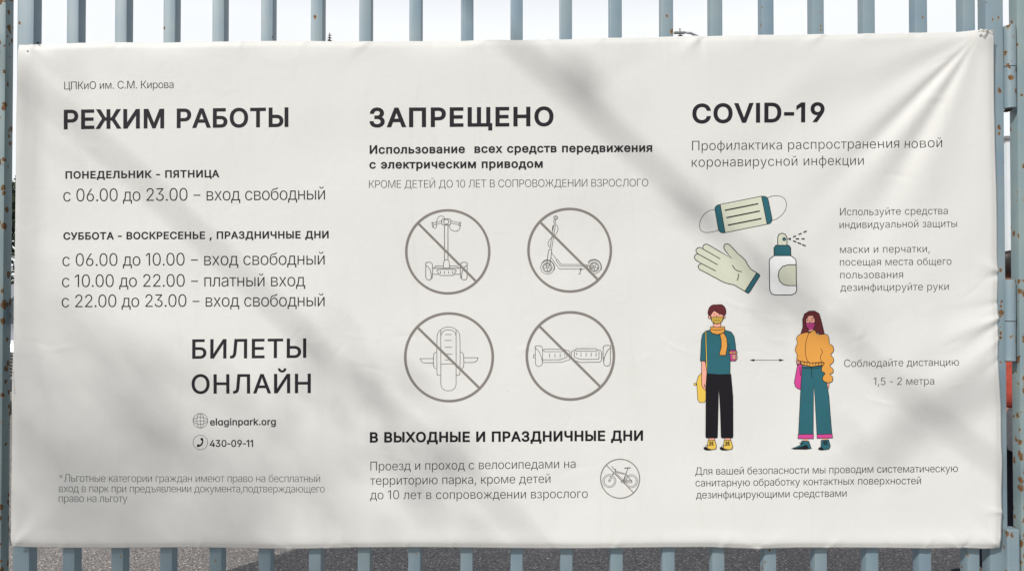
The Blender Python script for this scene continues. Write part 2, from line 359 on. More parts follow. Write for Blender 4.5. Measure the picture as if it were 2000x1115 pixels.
bme.polygons.add(len(FF)); bme.polygons.foreach_set('loop_start', np.arange(0, FF.size, 4, dtype=np.int32)); bme.polygons.foreach_set('loop_total', np.full(len(FF), 4, dtype=np.int32))
bme.update(calc_edges=True); bme.validate()
banner = link('banner', bme, banner_mat(), None, True)
tag(banner, 'large off-white vinyl banner with park hours and rules tied to the blue grey gate', 'banner')
so = banner.modifiers.new('thickness', 'SOLIDIFY'); so.thickness = 0.001; so.offset = -1.0

# ------------------------------------------------------------------ print on the banner
def flat(name, col, rough=0.45):
    return vary(name, col, 0.6, 9, 0.05, 0.18)
INK = flat('ink_black', (0.017, 0.016, 0.020)); INKB = flat('ink_deep_black', (0.010, 0.010, 0.012)); INKG = flat('ink_soft_black', (0.015, 0.015, 0.017)); INKF = flat('ink_grey', (0.06, 0.06, 0.06))
ICON = flat('ink_warm_grey', (0.215, 0.195, 0.18)); ICONL = flat('ink_line_grey', (0.12, 0.11, 0.10))
TEAL = flat('ink_teal', (0.024, 0.118, 0.145)); ORANGE = flat('ink_orange', (0.66, 0.305, 0.062)); YELLOW = flat('ink_yellow', (0.72, 0.49, 0.085)); PINK = flat('ink_magenta', (0.56, 0.06, 0.26))
HAIR = flat('ink_maroon', (0.115, 0.020, 0.024)); SKIN = flat('ink_skin', (0.78, 0.37, 0.28)); PALE = flat('ink_pale_green', (0.57, 0.59, 0.47)); WHITE = flat('ink_white', (0.80, 0.82, 0.81)); BLACK = flat('ink_trouser_black', (0.009, 0.008, 0.011))

def cut_and_lay(bm, name, mat, parent, off, cell=14.0):
    """bm lies in photograph pixels (x = u, y = v); cut it fine and lay it on the cloth"""
    if not bm.verts: return None
    xs = [v.co.x for v in bm.verts]; ys = [v.co.y for v in bm.verts]
    for ax, lo, hi in ((0, min(xs), max(xs)), (1, min(ys), max(ys))):
        k = math.floor(lo / cell) + 1
        while k * cell < hi:
            co = Vector((k * cell, 0, 0)) if ax == 0 else Vector((0, k * cell, 0))
            no = Vector((1, 0, 0)) if ax == 0 else Vector((0, 1, 0))
            bmesh.ops.bisect_plane(bm, geom=bm.verts[:] + bm.edges[:] + bm.faces[:], plane_co=co, plane_no=no, dist=1e-4)
            k += 1
    for f in bm.faces:
        if f.normal.z > 0: f.normal_flip()      # v runs down, so this faces the viewer once laid
    me = bpy.data.meshes.new(name); bm.to_mesh(me); 
    n = len(me.vertices); co = np.empty(n * 3); me.vertices.foreach_get('co', co); co = co.reshape(-1, 3)
    w3 = on_cloth(co[:, 0], co[:, 1], off + co[:, 2])
    me.vertices.foreach_set('co', w3.ravel()); me.update()
    bm.free()
    return link(name, me, mat, parent)

# letter outlines: advance and contours in thousandths, capitals 509 high, stems 64 wide
GLYPHS = {' ': (215, []),
'*': (453, ['201,223 206,331 114,272 89,315 186,365 89,415 114,459 206,400 201,509 250,509 246,400 337,459 362,415 266,365 362,315 337,272 246,331 250,223']),
',': (188, ['38,-119 68,71 137,71 84,-119']),
'-': (300, ['261,244 261,188 38,188 38,244']),
'.': (188, ['95,-4 78,-1 63,9 53,24 50,41 53,59 63,73 78,83 95,87 113,83 128,73 138,59 141,41 138,24 128,9 113,-1']),
'0': (453, ['227,-7 191,-3 158,7 130,24 105,48 85,77 69,113 57,155 50,202 48,254 50,306 57,353 69,395 85,431 106,461 130,484 159,502 191,512 227,516 262,512 295,502 323,484 348,461 368,431 384,395 396,353 403,306 405,254 403,202 396,155 384,113 368,77 348,48 323,24 295,7 263,-3', '227,50 250,52 271,60 290,74 306,92 320,116 330,144 338,176 342,213 344,254 342,295 338,332 330,365 320,393 306,416 290,435 271,449 250,457 227,460 203,457 182,449 163,435 147,416 134,393 123,365 115,332 111,295 109,254 111,213 115,176 123,144 134,116 147,92 163,74 182,60 203,52']),
'1': (300, ['216,0 152,0 152,448 149,448 26,358 26,427 138,509 216,509']),
'2': (453, ['64,0 64,47 234,229 282,282 299,305 311,327 318,348 320,371 317,397 308,419 293,436 273,449 250,457 224,460 196,457 172,447 153,433 139,413 130,390 127,362 66,362 68,391 75,418 86,442 102,464 121,482 143,496 168,507 196,513 225,516 254,513 281,507 306,497 328,482 346,465 361,445 372,423 379,398 381,372 378,345 371,318 363,299 351,280 336,259 317,235 294,209 267,180 153,60 153,57 389,57 389,0']),
'3': (453, ['218,-7 188,-5 159,1 133,10 108,22 88,38 70,57 57,79 48,104 44,132 109,132 115,107 126,87 144,71 165,59 191,52 219,50 248,53 275,61 297,74 315,93 325,116 329,145 326,172 316,196 299,217 275,234 254,241 229,246 201,248 157,248 157,299 288,448 288,452 70,452 70,509 372,509 372,461 211,278 211,289 247,290 279,286 308,276 333,262 354,244 371,222 383,198 391,173 393,145 390,116 383,90 370,66 354,45 333,27 309,12 281,2 251,-5']),
'4': (453, ['40,105 40,158 247,509 311,509 109,166 109,163 413,163 413,105', '282,0 282,121 282,146 282,318 343,318 343,0']),
'5': (453, ['221,-7 192,-5 165,1 140,11 118,25 99,41 83,60 71,82 63,105 60,130 122,130 127,108 138,89 154,73 173,60 196,52 221,50 250,53 276,64 298,82 314,104 324,131 328,162 326,183 321,203 314,221 297,244 275,262 248,273 218,277 192,275 167,268 145,258 128,246 67,253 96,509 366,509 366,452 151,452 134,301 136,301 155,315 178,325 203,331 229,334 252,332 274,328 294,321 313,311 330,299 345,285 358,269 370,251 379,231 386,210 390,187 391,163 388,132 381,102 369,76 352,52 332,32 309,15 282,3 253,-4']),
'6': (453, ['226,-7 196,-4 168,3 142,15 119,31 100,51 84,74 73,101 66,130 64,162 65,187 71,212 80,239 93,268 112,302 137,340 252,509 322,509 151,261 145,261 154,275 165,288 179,299 196,307 214,312 235,314 265,312 291,305 316,295 337,280 355,262 370,240 380,215 387,187 389,157 387,127 379,98 368,73 352,50 333,30 310,14 284,3 257,-4', '226,48 254,52 279,63 299,79 314,101 324,128 327,157 324,187 314,213 299,235 279,251 254,262 226,265 198,262 174,252 153,235 138,214 128,188 125,158 128,128 138,102 153,79 174,63 198,52']),
'9': (453, ['226,516 256,513 285,506 310,494 333,478 352,458 368,434 380,408 387,378 389,347 387,322 382,296 373,270 359,240 340,207 315,168 200,0 130,0 301,248 307,248 299,234 287,221 273,210 257,202 238,196 218,195 188,197 161,203 137,214 116,229 98,247 83,269 72,294 66,321 64,352 66,382 73,411 85,436 101,459 120,479 143,494 168,506 196,513', '226,460 199,457 174,446 154,429 138,407 129,381 125,352 129,322 138,295 154,274 174,257 199,247 226,243 254,247 279,257 299,273 314,295 324,321 327,350 324,381 314,407 299,429 279,446 254,457']),
'C': (510, ['267,-7 225,-3 186,7 150,25 119,49 92,79 70,115 53,157 44,203 40,254 44,305 53,352 70,393 92,429 119,459 150,484 186,501 225,512 267,516 293,514 317,511 340,504 362,496 383,485 402,471 419,456 435,438 448,418 459,397 467,373 473,348 408,348 401,373 389,395 375,413 357,428 337,440 315,449 292,454 267,456 237,453 209,445 184,432 161,414 141,391 125,364 113,332 106,295 103,254 106,213 113,177 125,145 141,117 161,94 184,76 210,63 237,56 267,53 292,55 315,60 337,69 357,81 375,96 389,114 401,136 408,160 473,160 467,135 459,112 448,91 435,71 420,53 402,38 383,24 363,13 341,5 317,-2 293,-6']),
'D': (502, ['219,0 96,0 96,57 215,57 254,60 288,68 318,81 343,99 363,122 379,149 390,181 397,216 399,255 397,294 390,329 379,361 364,388 344,410 320,428 291,441 258,449 221,452 93,452 93,509 225,509 273,505 315,495 353,478 385,455 412,426 433,391 449,351 458,306 462,255 458,205 449,159 433,119 411,83 384,54 351,31 312,14 268,3', '125,509 125,0 60,0 60,509']),
'I': (178, ['57,0 57,509 121,509 121,0']),
'O': (533, ['267,-7 225,-3 186,7 150,25 119,49 92,79 70,115 53,157 44,203 40,254 44,305 53,352 70,393 92,429 119,459 150,484 186,501 225,512 267,516 309,512 348,501 384,484 415,459 442,429 464,393 480,352 490,305 493,254 490,203 480,157 464,115 442,79 415,49 384,25 348,7 309,-3', '267,53 296,55 324,63 349,76 372,94 392,116 408,144 420,176 428,213 430,254 428,295 420,332 408,365 392,392 372,415 349,433 324,446 296,453 267,456 237,453 210,445 184,433 161,415 142,392 125,364 113,332 106,295 103,254 106,213 113,176 125,144 142,117 161,94 184,76 210,63 237,55']),
'V': (480, ['204,0 16,509 84,509 192,206 215,137 248,31 235,31 267,138 290,206 395,509 463,509 278,0']),
'e': (404, ['212,-8 177,-5 145,3 117,16 92,35 72,58 56,85 44,116 37,150 34,187 36,224 44,258 55,290 71,317 91,340 115,359 142,373 172,382 205,384 226,383 246,380 266,374 285,366 303,355 319,341 334,324 347,305 357,282 365,256 370,227 371,194 371,169 75,169 75,221 338,221 310,202 308,226 304,248 298,269 283,294 263,314 237,326 205,330 183,328 164,323 146,313 125,294 109,270 99,241 96,211 96,178 98,151 102,127 110,106 121,88 135,73 151,61 169,53 190,48 212,46 234,48 254,53 271,61 285,73 297,88 306,105 365,91 353,63 335,39 320,26 302,14 283,4 261,-3 237,-7']),
'g': (425, ['207,-151 180,-149 156,-146 134,-140 105,-127 82,-110 64,-91 51,-69 101,-41 122,-66 136,-78 154,-88 178,-95 207,-97 236,-95 261,-87 282,-75 298,-58 308,-34 311,-6 311,68 306,68 287,41 272,28 252,16 227,8 195,5 165,7 138,14 113,27 90,43 71,65 55,90 43,120 36,154 34,191 36,229 43,263 55,293 71,320 90,342 112,361 138,374 166,382 196,384 228,382 253,373 273,360 288,346 308,319 313,319 313,379 372,379 372,-9 370,-40 363,-67 350,-90 334,-109 314,-124 291,-136 265,-144 237,-149', '205,59 227,61 246,66 264,75 285,95 300,121 307,142 311,166 312,193 311,219 307,242 300,264 291,283 279,299 264,312 247,322 227,328 205,330 182,328 163,322 145,312 130,298 118,282 109,262 102,241 98,218 96,193 98,167 102,144 109,123 124,96 145,76 163,66 183,61']),
'i': (167, ['53,0 53,379 114,379 114,0', '84,443 67,446 54,455 44,468 41,483 44,499 54,512 67,521 84,524 100,521 114,512 123,499 126,483 123,468 114,455 100,446']),
'k': (381, ['110,137 110,212 121,212 284,379 360,379 184,199 177,199', '53,0 53,509 114,509 114,0', '294,0 148,186 191,229 372,0']),
'l': (158, ['48,0 48,535 110,535 110,0']),
'n': (410, ['114,227 114,0 53,0 53,379 112,379 112,287 102,287 116,319 132,344 152,362 175,374 200,382 227,384 252,383 275,377 295,369 313,356 328,340 341,321 350,298 355,271 357,240 357,0 296,0 296,235 293,263 286,286 273,304 256,318 235,326 210,329 184,326 161,317 141,303 126,283 117,257']),
'o': (415, ['207,-8 174,-5 144,3 117,16 93,35 72,58 56,85 44,116 37,150 34,187 37,225 44,260 56,291 72,318 93,341 117,360 144,374 174,382 207,384 241,382 271,374 299,360 323,341 343,318 359,291 371,260 379,225 381,187 379,150 371,116 359,85 343,58 323,35 299,16 271,3 241,-5', '207,46 231,49 252,55 270,66 285,80 298,97 307,117 314,139 318,163 319,187 318,212 314,236 307,258 298,278 285,296 270,310 252,321 231,328 207,330 184,328 163,321 145,310 130,296 118,278 108,258 102,236 98,212 96,187 98,163 102,139 108,117 118,97 130,80 145,66 163,55 184,49']),
'p': (424, ['53,-143 53,379 112,379 112,319 118,319 137,346 152,360 171,373 197,381 229,384 259,382 287,374 313,361 335,342 354,320 370,293 381,261 388,227 390,189 388,151 381,116 370,84 355,57 336,34 313,16 288,3 260,-6 229,-8 198,-5 173,4 153,17 138,31 118,59 114,59 114,-143', '220,47 242,49 262,55 279,66 294,80 306,97 316,117 323,139 327,163 328,189 327,215 323,239 316,261 307,281 295,298 280,311 262,322 243,328 220,330 198,328 178,322 161,312 147,299 134,282 125,263 118,241 114,216 113,189 114,162 118,138 125,115 135,95 147,78 162,65 179,55 198,49']),
'r': (259, ['53,0 53,379 112,379 112,321 115,321 130,347 152,367 171,377 191,383 213,385 229,384 243,384 243,322 230,324 207,326 182,323 159,315 140,301 126,284 117,262 114,237 114,0']),
'ɑ': (425, ['195,-8 165,-6 137,3 112,16 89,34 70,57 55,84 43,116 36,151 34,189 36,227 43,261 55,293 71,320 90,342 112,361 138,374 166,382 196,384 228,382 253,373 273,360 287,346 307,319 311,319 311,379 372,379 372,0 311,0 311,59 307,59 287,31 272,16 252,4 227,-5', '205,47 227,49 246,55 264,65 278,78 290,95 300,115 307,138 311,162 312,189 311,216 307,241 300,263 291,282 279,299 264,312 247,322 227,328 205,330 182,328 163,322 145,312 130,298 118,281 109,262 102,239 98,215 96,189 98,163 102,139 109,117 118,97 131,80 145,66 163,55 183,49']),
'А': (480, ['16,0 201,509 276,509 463,0 395,0 287,302 264,372 232,478 245,478 213,371 191,302 85,0', '110,142 110,199 370,199 370,142']),
'Б': (449, ['60,0 60,509 364,509 364,452 125,452 125,295 242,295 275,293 305,288 332,278 355,264 374,248 390,228 402,205 408,179 411,151 408,121 402,95 390,71 375,50 355,32 332,18 305,8 275,2 242,0', '125,56 240,56 272,59 298,67 320,81 335,100 344,123 347,151 344,177 335,199 320,216 298,229 272,236 240,239 125,239']),
'В': (456, ['60,0 60,509 241,509 274,507 304,501 329,491 350,477 367,461 381,442 390,421 396,398 398,374 395,344 387,320 373,301 356,286 336,275 315,267 315,262 339,257 363,245 385,227 402,203 411,184 416,161 418,136 416,111 410,88 400,67 386,48 368,31 344,18 317,8 284,2 247,0', '125,57 245,57 281,60 309,67 330,80 344,96 353,115 355,137 352,161 342,184 327,203 306,218 279,228 248,231 125,231', '125,285 238,285 265,288 288,296 308,309 323,326 333,348 336,372 333,393 326,412 313,429 294,442 270,449 240,452 125,452']),
'Г': (401, ['370,509 370,452 125,452 125,0 60,0 60,509']),
'Д': (569, ['32,-109 32,57 73,57 85,70 97,86 107,106 117,132 123,151 128,174 133,199 145,294 162,509 480,509 480,57 537,57 537,-109 475,-109 475,0 94,0 94,-109', '147,57 416,57 416,452 221,452 208,294 196,194 190,164 184,136 176,111 168,90 158,71']),
'Е': (419, ['60,0 60,509 372,509 372,452 125,452 125,286 355,286 355,229 125,229 125,57 375,57 375,0']),
'Ж': (668, ['366,509 366,0 302,0 302,509', '18,0 183,265 32,509 110,509 241,283 429,283 559,509 636,509 486,264 650,0 576,0 439,226 229,226 91,0']),
'З': (431, ['216,-7 184,-5 154,1 127,11 103,24 83,40 66,59 53,81 45,105 42,132 107,132 112,108 123,88 140,71 161,60 187,52 215,50 246,53 272,61 295,74 312,92 323,114 326,139 323,165 312,188 295,207 272,221 253,227 231,231 207,233 166,233 166,289 207,289 235,291 260,299 281,312 296,329 305,351 309,375 306,399 297,420 284,437 265,449 243,457 216,460 191,457 167,450 146,438 130,422 119,402 115,378 53,378 56,404 63,428 76,450 93,469 112,485 135,498 161,508 188,514 217,516 248,513 275,507 300,497 321,483 339,466 353,446 363,425 370,402 372,378 369,351 362,327 349,306 332,288 311,274 287,264 287,260 317,252 342,238 363,219 378,196 387,169 390,139 387,112 380,87 367,64 350,44 330,26 306,12 278,2 248,-5']),
'И': (523, ['463,0 398,0 398,291 399,328 402,384 404,454 416,452 376,381 346,331 321,290 137,0 60,0 60,509 125,509 125,195 124,157 123,108 118,54 110,55 136,107 161,151 180,183 388,509 463,509']),
'Й': (523, ['463,0 398,0 398,291 399,328 402,384 404,454 416,452 376,381 346,331 321,290 137,0 60,0 60,509 125,509 125,195 124,157 123,108 118,54 110,55 136,107 161,151 180,183 388,509 463,509', '262,562 236,566 212,575 192,590 177,610 167,633 164,659 208,659 212,637 223,621 241,609 262,606 284,609 301,621 312,637 316,659 361,659 358,633 348,610 333,590 313,575 289,566']),
'К': (467, ['60,0 60,509 125,509 125,287 196,287 362,509 440,509 251,262 449,0 371,0 199,231 125,231 125,0']),
'Л': (520, ['32,0 32,57 45,57 67,59 84,66 97,80 107,103 112,123 116,149 119,181 146,509 460,509 460,0 395,0 395,452 205,452 182,175 179,147 175,121 170,97 161,67 147,42 131,24 109,10 83,3 51,0']),
'М': (628, ['60,0 60,509 152,509 277,187 287,159 299,123 311,84 322,49 307,49 318,83 330,121 342,158 352,187 476,509 568,509 568,0 504,0 504,291 504,327 505,369 506,413 507,457 513,457 498,409 482,363 467,322 456,291 342,0 286,0 170,291 159,321 145,361 129,408 112,457 119,457 120,416 121,372 122,328 122,291 122,0']),
'Н': (517, ['60,0 60,509 125,509 125,289 392,289 392,509 457,509 457,0 392,0 392,232 125,232 125,0']),
'О': (533, ['267,-7 225,-3 186,7 150,25 119,49 92,79 70,115 53,157 44,203 40,254 44,305 53,352 70,393 92,429 119,459 150,484 186,501 225,512 267,516 309,512 348,501 384,484 415,459 442,429 464,393 480,352 490,305 493,254 490,203 480,157 464,115 442,79 415,49 384,25 348,7 309,-3', '267,53 296,55 324,63 349,76 372,94 392,116 408,144 420,176 428,213 430,254 428,295 420,332 408,365 392,392 372,415 349,433 324,446 296,453 267,456 237,453 210,445 184,433 161,415 142,392 125,364 113,332 106,295 103,254 106,213 113,176 125,144 142,117 161,94 184,76 210,63 237,55']),
'П': (517, ['457,509 457,0 392,0 392,452 125,452 125,0 60,0 60,509']),
'Р': (445, ['60,0 60,509 235,509 272,506 305,499 332,487 356,471 375,452 390,430 400,404 407,377 409,348 407,318 400,291 390,265 375,243 356,223 332,207 305,195 272,188 235,186 109,186 109,242 233,242 257,244 279,248 297,256 318,272 333,294 342,319 344,348 342,376 333,402 318,423 297,439 279,446 257,451 232,452 125,452 125,0']),
'С': (510, ['267,-7 225,-3 186,7 150,25 119,49 92,79 70,115 53,157 44,203 40,254 44,305 53,352 70,393 92,429 119,459 150,484 186,501 225,512 267,516 293,514 317,511 340,504 362,496 383,485 402,471 419,456 435,438 448,418 459,397 467,373 473,348 408,348 401,373 389,395 375,413 357,428 337,440 315,449 292,454 267,456 237,453 209,445 184,432 161,414 141,391 125,364 113,332 106,295 103,254 106,213 113,177 125,145 141,117 161,94 184,76 210,63 237,56 267,53 292,55 315,60 337,69 357,81 375,96 389,114 401,136 408,160 473,160 467,135 459,112 448,91 435,71 420,53 402,38 383,24 363,13 341,5 317,-2 293,-6']),
'Т': (449, ['32,452 32,509 417,509 417,452 257,452 257,0 193,0 193,452']),
'У': (437, ['87,0 87,57 122,57 145,59 163,65 176,76 185,92 195,116 16,509 87,509 154,357 185,282 209,215 232,149 214,149 248,245 290,357 351,509 420,509 244,84 233,61 220,40 204,24 184,11 166,5 145,1 121,0']),
'Х': (474, ['18,0 217,284 217,236 29,509 104,509 178,400 204,361 223,329 243,292 232,292 252,329 272,361 298,400 374,509 446,509 259,239 259,287 456,0 382,0 292,129 268,165 250,195 230,231 244,231 225,196 206,166 182,129 91,0']),
'Ц': (502, ['442,0 60,0 60,509 125,509 125,57 378,57 378,509 442,509', '430,-109 430,0 405,0 405,56 492,56 491,-109']),
'Ч': (487, ['223,190 189,192 159,197 132,207 108,220 89,238 73,260 62,286 55,317 53,352 53,509 117,509 117,353 121,319 131,292 149,272 173,258 200,250 231,247 259,249 285,253 311,261 335,272 359,285 382,299 382,236 359,223 335,212 310,203 283,196 254,191', '362,0 362,509 427,509 427,0']),
'Щ': (676, ['60,509 125,509 125,57 301,57 301,509 365,509 365,57 542,57 542,509 606,509 606,0 60,0', '595,-109 595,0 569,0 569,56 656,56 656,-109']),
'Ы': (612, ['108,308 246,308 280,306 310,299 337,289 361,275 381,258 397,237 408,213 415,186 418,157 415,126 408,98 397,73 381,52 361,34 337,19 310,8 280,2 246,0 60,0 60,509 125,509 125,56 246,56 277,59 303,68 325,83 341,104 350,128 354,157 350,184 340,207 324,226 303,240 277,248 246,251 108,251', '552,509 552,0 487,0 487,509']),
'Ь': (452, ['108,308 246,308 280,306 310,299 337,289 361,275 381,258 397,237 408,213 415,186 418,157 415,126 408,98 397,73 381,52 361,34 337,19 310,8 280,2 246,0 60,0 60,509 125,509 125,56 246,56 277,59 303,68 325,83 341,104 350,128 354,157 350,184 340,207 324,226 303,240 277,248 246,251 108,251']),
'Я': (449, ['389,0 324,0 324,452 216,452 192,451 170,446 152,440 130,425 115,405 107,380 104,352 107,324 115,300 130,281 152,267 170,260 191,256 216,255 353,255 353,198 213,198 177,200 144,206 116,217 93,232 74,250 59,271 48,296 42,323 40,352 42,381 48,408 59,433 73,455 92,473 116,489 144,500 176,506 213,509 389,509', '96,0 22,0 146,229 219,229']),
'а': (389, ['160,-9 137,-7 115,-3 94,5 76,15 60,29 48,45 38,63 32,84 30,108 34,138 43,161 58,179 78,193 100,203 125,211 178,220 234,227 252,230 265,235 273,243 276,255 276,257 273,279 267,297 256,311 240,322 220,329 196,331 171,329 149,322 132,313 118,301 107,288 100,274 41,291 51,313 64,331 79,346 95,358 114,368 133,375 153,380 173,383 194,384 215,383 239,379 263,372 286,360 306,343 322,320 330,301 335,278 337,251 337,0 277,0 277,52 272,52 264,38 252,25 236,12 215,1 190,-6', '170,45 202,49 228,59 248,74 263,93 272,115 276,138 276,190 270,186 259,182 231,176 200,171 175,168 134,159 117,150 103,139 95,124 92,105 94,87 102,72 114,61 130,52 149,47']),
'б': (411, ['208,-8 176,-6 147,2 119,15 95,33 74,55 57,82 44,113 37,147 34,185 34,198 35,236 37,270 41,301 46,329 54,354 62,376 73,395 86,412 101,426 118,438 137,448 159,455 183,461 209,465 238,468 258,471 273,475 283,480 290,488 293,497 294,509 349,509 346,483 338,461 324,444 304,431 286,424 264,420 238,417 206,414 178,408 155,401 135,390 119,375 107,356 97,332 90,302 85,266 86,266 99,291 118,314 132,328 149,340 167,350 187,357 207,362 229,363 256,361 281,353 304,339 325,322 343,300 357,274 368,246 375,215 377,181 375,147 368,114 355,84 339,58 319,35 295,17 268,3 239,-5', '208,46 230,48 249,53 266,62 287,81 303,108 310,129 315,152 316,178 315,204 311,228 304,249 289,275 268,294 242,306 211,310 189,308 169,302 151,293 135,280 121,264 110,245 102,224 97,201 96,175 97,151 102,129 109,109 119,90 132,75 148,62 166,53 186,48']),
'в': (392, ['53,0 53,379 208,379 247,376 280,367 307,352 327,331 339,307 343,278 339,248 324,226 300,209 270,199 291,194 312,185 330,171 345,152 355,130 358,102 354,75 343,50 325,29 300,13 280,6 257,1 232,0', '111,56 232,56 259,59 279,70 291,86 295,108 291,133 279,153 259,165 232,169 111,169', '111,220 209,220 239,224 263,234 277,251 282,273 277,294 262,310 239,320 208,324 111,324']),
'г': (304, ['290,379 290,323 114,323 114,0 53,0 53,379']),
'д': (427, ['13,-110 13,56 44,56 65,82 79,116 90,164 98,231 110,379 356,379 356,56 414,56 414,-110 353,-110 353,0 74,0 74,-110', '114,56 295,56 295,323 166,323 157,231 153,193 148,158 143,127 135,99 126,76']),
'е': (404, ['212,-8 177,-5 145,3 117,16 92,35 72,58 56,85 44,116 37,150 34,187 36,224 44,258 55,290 71,317 91,340 115,359 142,373 172,382 205,384 226,383 246,380 266,374 285,366 303,355 319,341 334,324 347,305 357,282 365,256 370,227 371,194 371,169 75,169 75,221 338,221 310,202 308,226 304,248 298,269 283,294 263,314 237,326 205,330 183,328 164,323 146,313 125,294 109,270 99,241 96,211 96,178 98,151 102,127 110,106 121,88 135,73 151,61 169,53 190,48 212,46 234,48 254,53 271,61 285,73 297,88 306,105 365,91 353,63 335,39 320,26 302,14 283,4 261,-3 237,-7']),
'ж': (563, ['21,0 174,193 23,379 95,379 221,218 252,218 252,379 313,379 313,218 342,218 468,379 541,379 390,193 543,0 469,0 342,162 313,162 313,0 252,0 252,162 223,162 95,0']),
'з': (344, ['171,-4 146,-3 123,1 101,8 82,17 65,29 51,43 37,67 31,95 94,95 100,76 117,61 142,51 171,47 202,52 227,65 243,84 249,109 243,134 226,154 208,163 187,169 163,171 138,171 138,217 163,217 193,221 217,233 233,252 238,276 234,299 220,318 199,330 173,334 145,330 122,319 105,303 99,281 40,281 45,310 59,335 72,349 88,361 107,371 128,378 150,382 173,384 197,382 220,377 239,370 264,353 283,332 294,307 298,279 293,249 277,224 254,207 225,197 225,194 252,188 273,178 291,164 303,147 310,127 313,104 308,75 294,48 281,33 264,20 244,10 222,2 198,-3']),
'и': (411, ['358,0 296,0 296,274 293,274 111,0 53,0 53,379 114,379 114,104 118,104 300,379 358,379']),
'й': (411, ['358,0 296,0 296,274 293,274 111,0 53,0 53,379 114,379 114,104 118,104 300,379 358,379', '205,433 179,436 155,446 135,461 120,481 110,504 107,529 151,529 155,508 166,491 184,480 205,476 227,480 244,491 255,508 259,529 304,529 301,504 291,481 276,461 256,446 232,436']),
'к': (376, ['53,0 53,379 114,379 114,215 152,215 288,379 366,379 213,196 368,0 290,0 167,159 114,159 114,0']),
'л': (401, ['6,0 6,56 20,56 36,58 48,63 59,72 67,86 73,106 78,133 84,211 91,379 348,379 348,0 286,0 286,323 149,323 143,189 140,150 135,115 129,84 120,58 109,37 94,21 76,9 54,2 27,0']),
'м': (535, ['53,0 53,379 144,379 232,168 246,132 257,100 265,70 273,41 263,41 270,69 278,100 289,132 303,168 390,379 482,379 482,0 421,0 421,197 421,237 422,276 422,315 423,354 430,354 415,300 399,252 377,198 294,0 240,0 156,198 135,252 118,300 102,354 111,354 112,318 113,279 113,238 113,197 113,0']),
'н': (409, ['309,223 309,167 99,167 99,223', '114,379 114,0 53,0 53,379', '356,379 356,0 295,0 295,379']),
'о': (415, ['207,-8 174,-5 144,3 117,16 93,35 72,58 56,85 44,116 37,150 34,187 37,225 44,260 56,291 72,318 93,341 117,360 144,374 174,382 207,384 241,382 271,374 299,360 323,341 343,318 359,291 371,260 379,225 381,187 379,150 371,116 359,85 343,58 323,35 299,16 271,3 241,-5', '207,46 231,49 252,55 270,66 285,80 298,97 307,117 314,139 318,163 319,187 318,212 314,236 307,258 298,278 285,296 270,310 252,321 231,328 207,330 184,328 163,321 145,310 130,296 118,278 108,258 102,236 98,212 96,187 98,163 102,139 108,117 118,97 130,80 145,66 163,55 184,49']),
'п': (408, ['355,379 355,0 294,0 294,323 114,323 114,0 53,0 53,379']),
'р': (424, ['53,-143 53,379 112,379 112,319 118,319 137,346 152,360 171,373 197,381 229,384 259,382 287,374 313,361 335,342 354,320 370,293 381,261 388,227 390,189 388,151 381,116 370,84 355,57 336,34 313,16 288,3 260,-6 229,-8 198,-5 173,4 153,17 138,31 118,59 114,59 114,-143', '220,47 242,49 262,55 279,66 294,80 306,97 316,117 323,139 327,163 328,189 327,215 323,239 316,261 307,281 295,298 280,311 262,322 243,328 220,330 198,328 178,322 161,312 147,299 134,282 125,263 118,241 114,216 113,189 114,162 118,138 125,115 135,95 147,78 162,65 179,55 198,49']),
'с': (396, ['207,-8 174,-5 144,3 117,16 93,35 72,58 56,85 44,116 37,150 34,187 37,225 44,260 56,291 72,318 93,341 117,360 144,374 174,382 207,384 234,383 260,377 284,368 305,356 324,341 340,322 353,301 362,277 303,262 298,276 290,289 281,301 270,311 257,319 242,325 226,329 207,330 184,328 163,321 145,310 130,296 118,278 108,258 102,236 98,212 96,187 98,163 102,139 108,117 118,97 130,80 145,66 163,55 184,49 207,46 226,48 243,52 258,58 271,66 282,76 292,89 299,102 304,117 363,102 354,78 341,56 325,37 306,21 285,9 261,-1 235,-6']),
'т': (325, ['132,0 132,325 6,325 6,379 319,379 319,325 193,325 193,0']),
'у': (389, ['47,-139 61,-86 71,-87 88,-90 104,-89 118,-84 130,-74 141,-58 151,-36 163,-1 17,379 84,379 165,155 187,87 206,21 184,21 202,87 224,155 305,379 371,379 204,-58 191,-85 177,-107 159,-124 139,-136 117,-143 91,-145 65,-143']),
'ф': (477, ['208,-8 175,-5 145,3 117,16 93,35 73,58 56,85 44,116 37,150 34,187 37,225 44,260 56,291 73,318 93,341 117,360 145,374 175,382 208,384 269,384 302,382 333,374 360,360 384,341 405,318 421,291 433,260 441,225 443,187 441,150 433,116 421,85 405,58 384,35 360,16 333,3 302,-5 269,-8', '208,43 269,43 293,46 314,52 332,64 347,79 360,96 370,117 377,139 381,163 382,187 381,213 377,237 370,260 360,281 347,299 332,314 314,326 293,333 269,335 208,335 184,333 163,326 145,314 130,299 117,281 108,260 101,237 96,213 95,187 96,163 101,139 108,117 117,96 130,79 145,64 163,52 184,46', '208,-143 208,509 269,509 269,-143']),
'х': (379, ['21,0 171,218 171,171 29,379 100,379 147,306 179,253 207,206 175,206 202,253 233,306 282,379 352,379 209,169 209,214 358,0 287,0 231,85 200,136 173,182 205,182 178,136 148,85 91,0']),
'ц': (415, ['53,0 53,379 114,379 114,56 294,56 294,379 355,379 355,0', '344,-109 344,0 318,0 318,56 405,56 405,-109']),
'ч': (401, ['198,118 157,122 121,134 92,153 70,181 57,216 53,258 53,379 114,379 114,258 116,232 124,211 138,195 155,184 175,177 198,175 221,176 244,178 264,182 324,199 324,143 285,130 244,122', '287,0 287,379 348,379 348,0']),
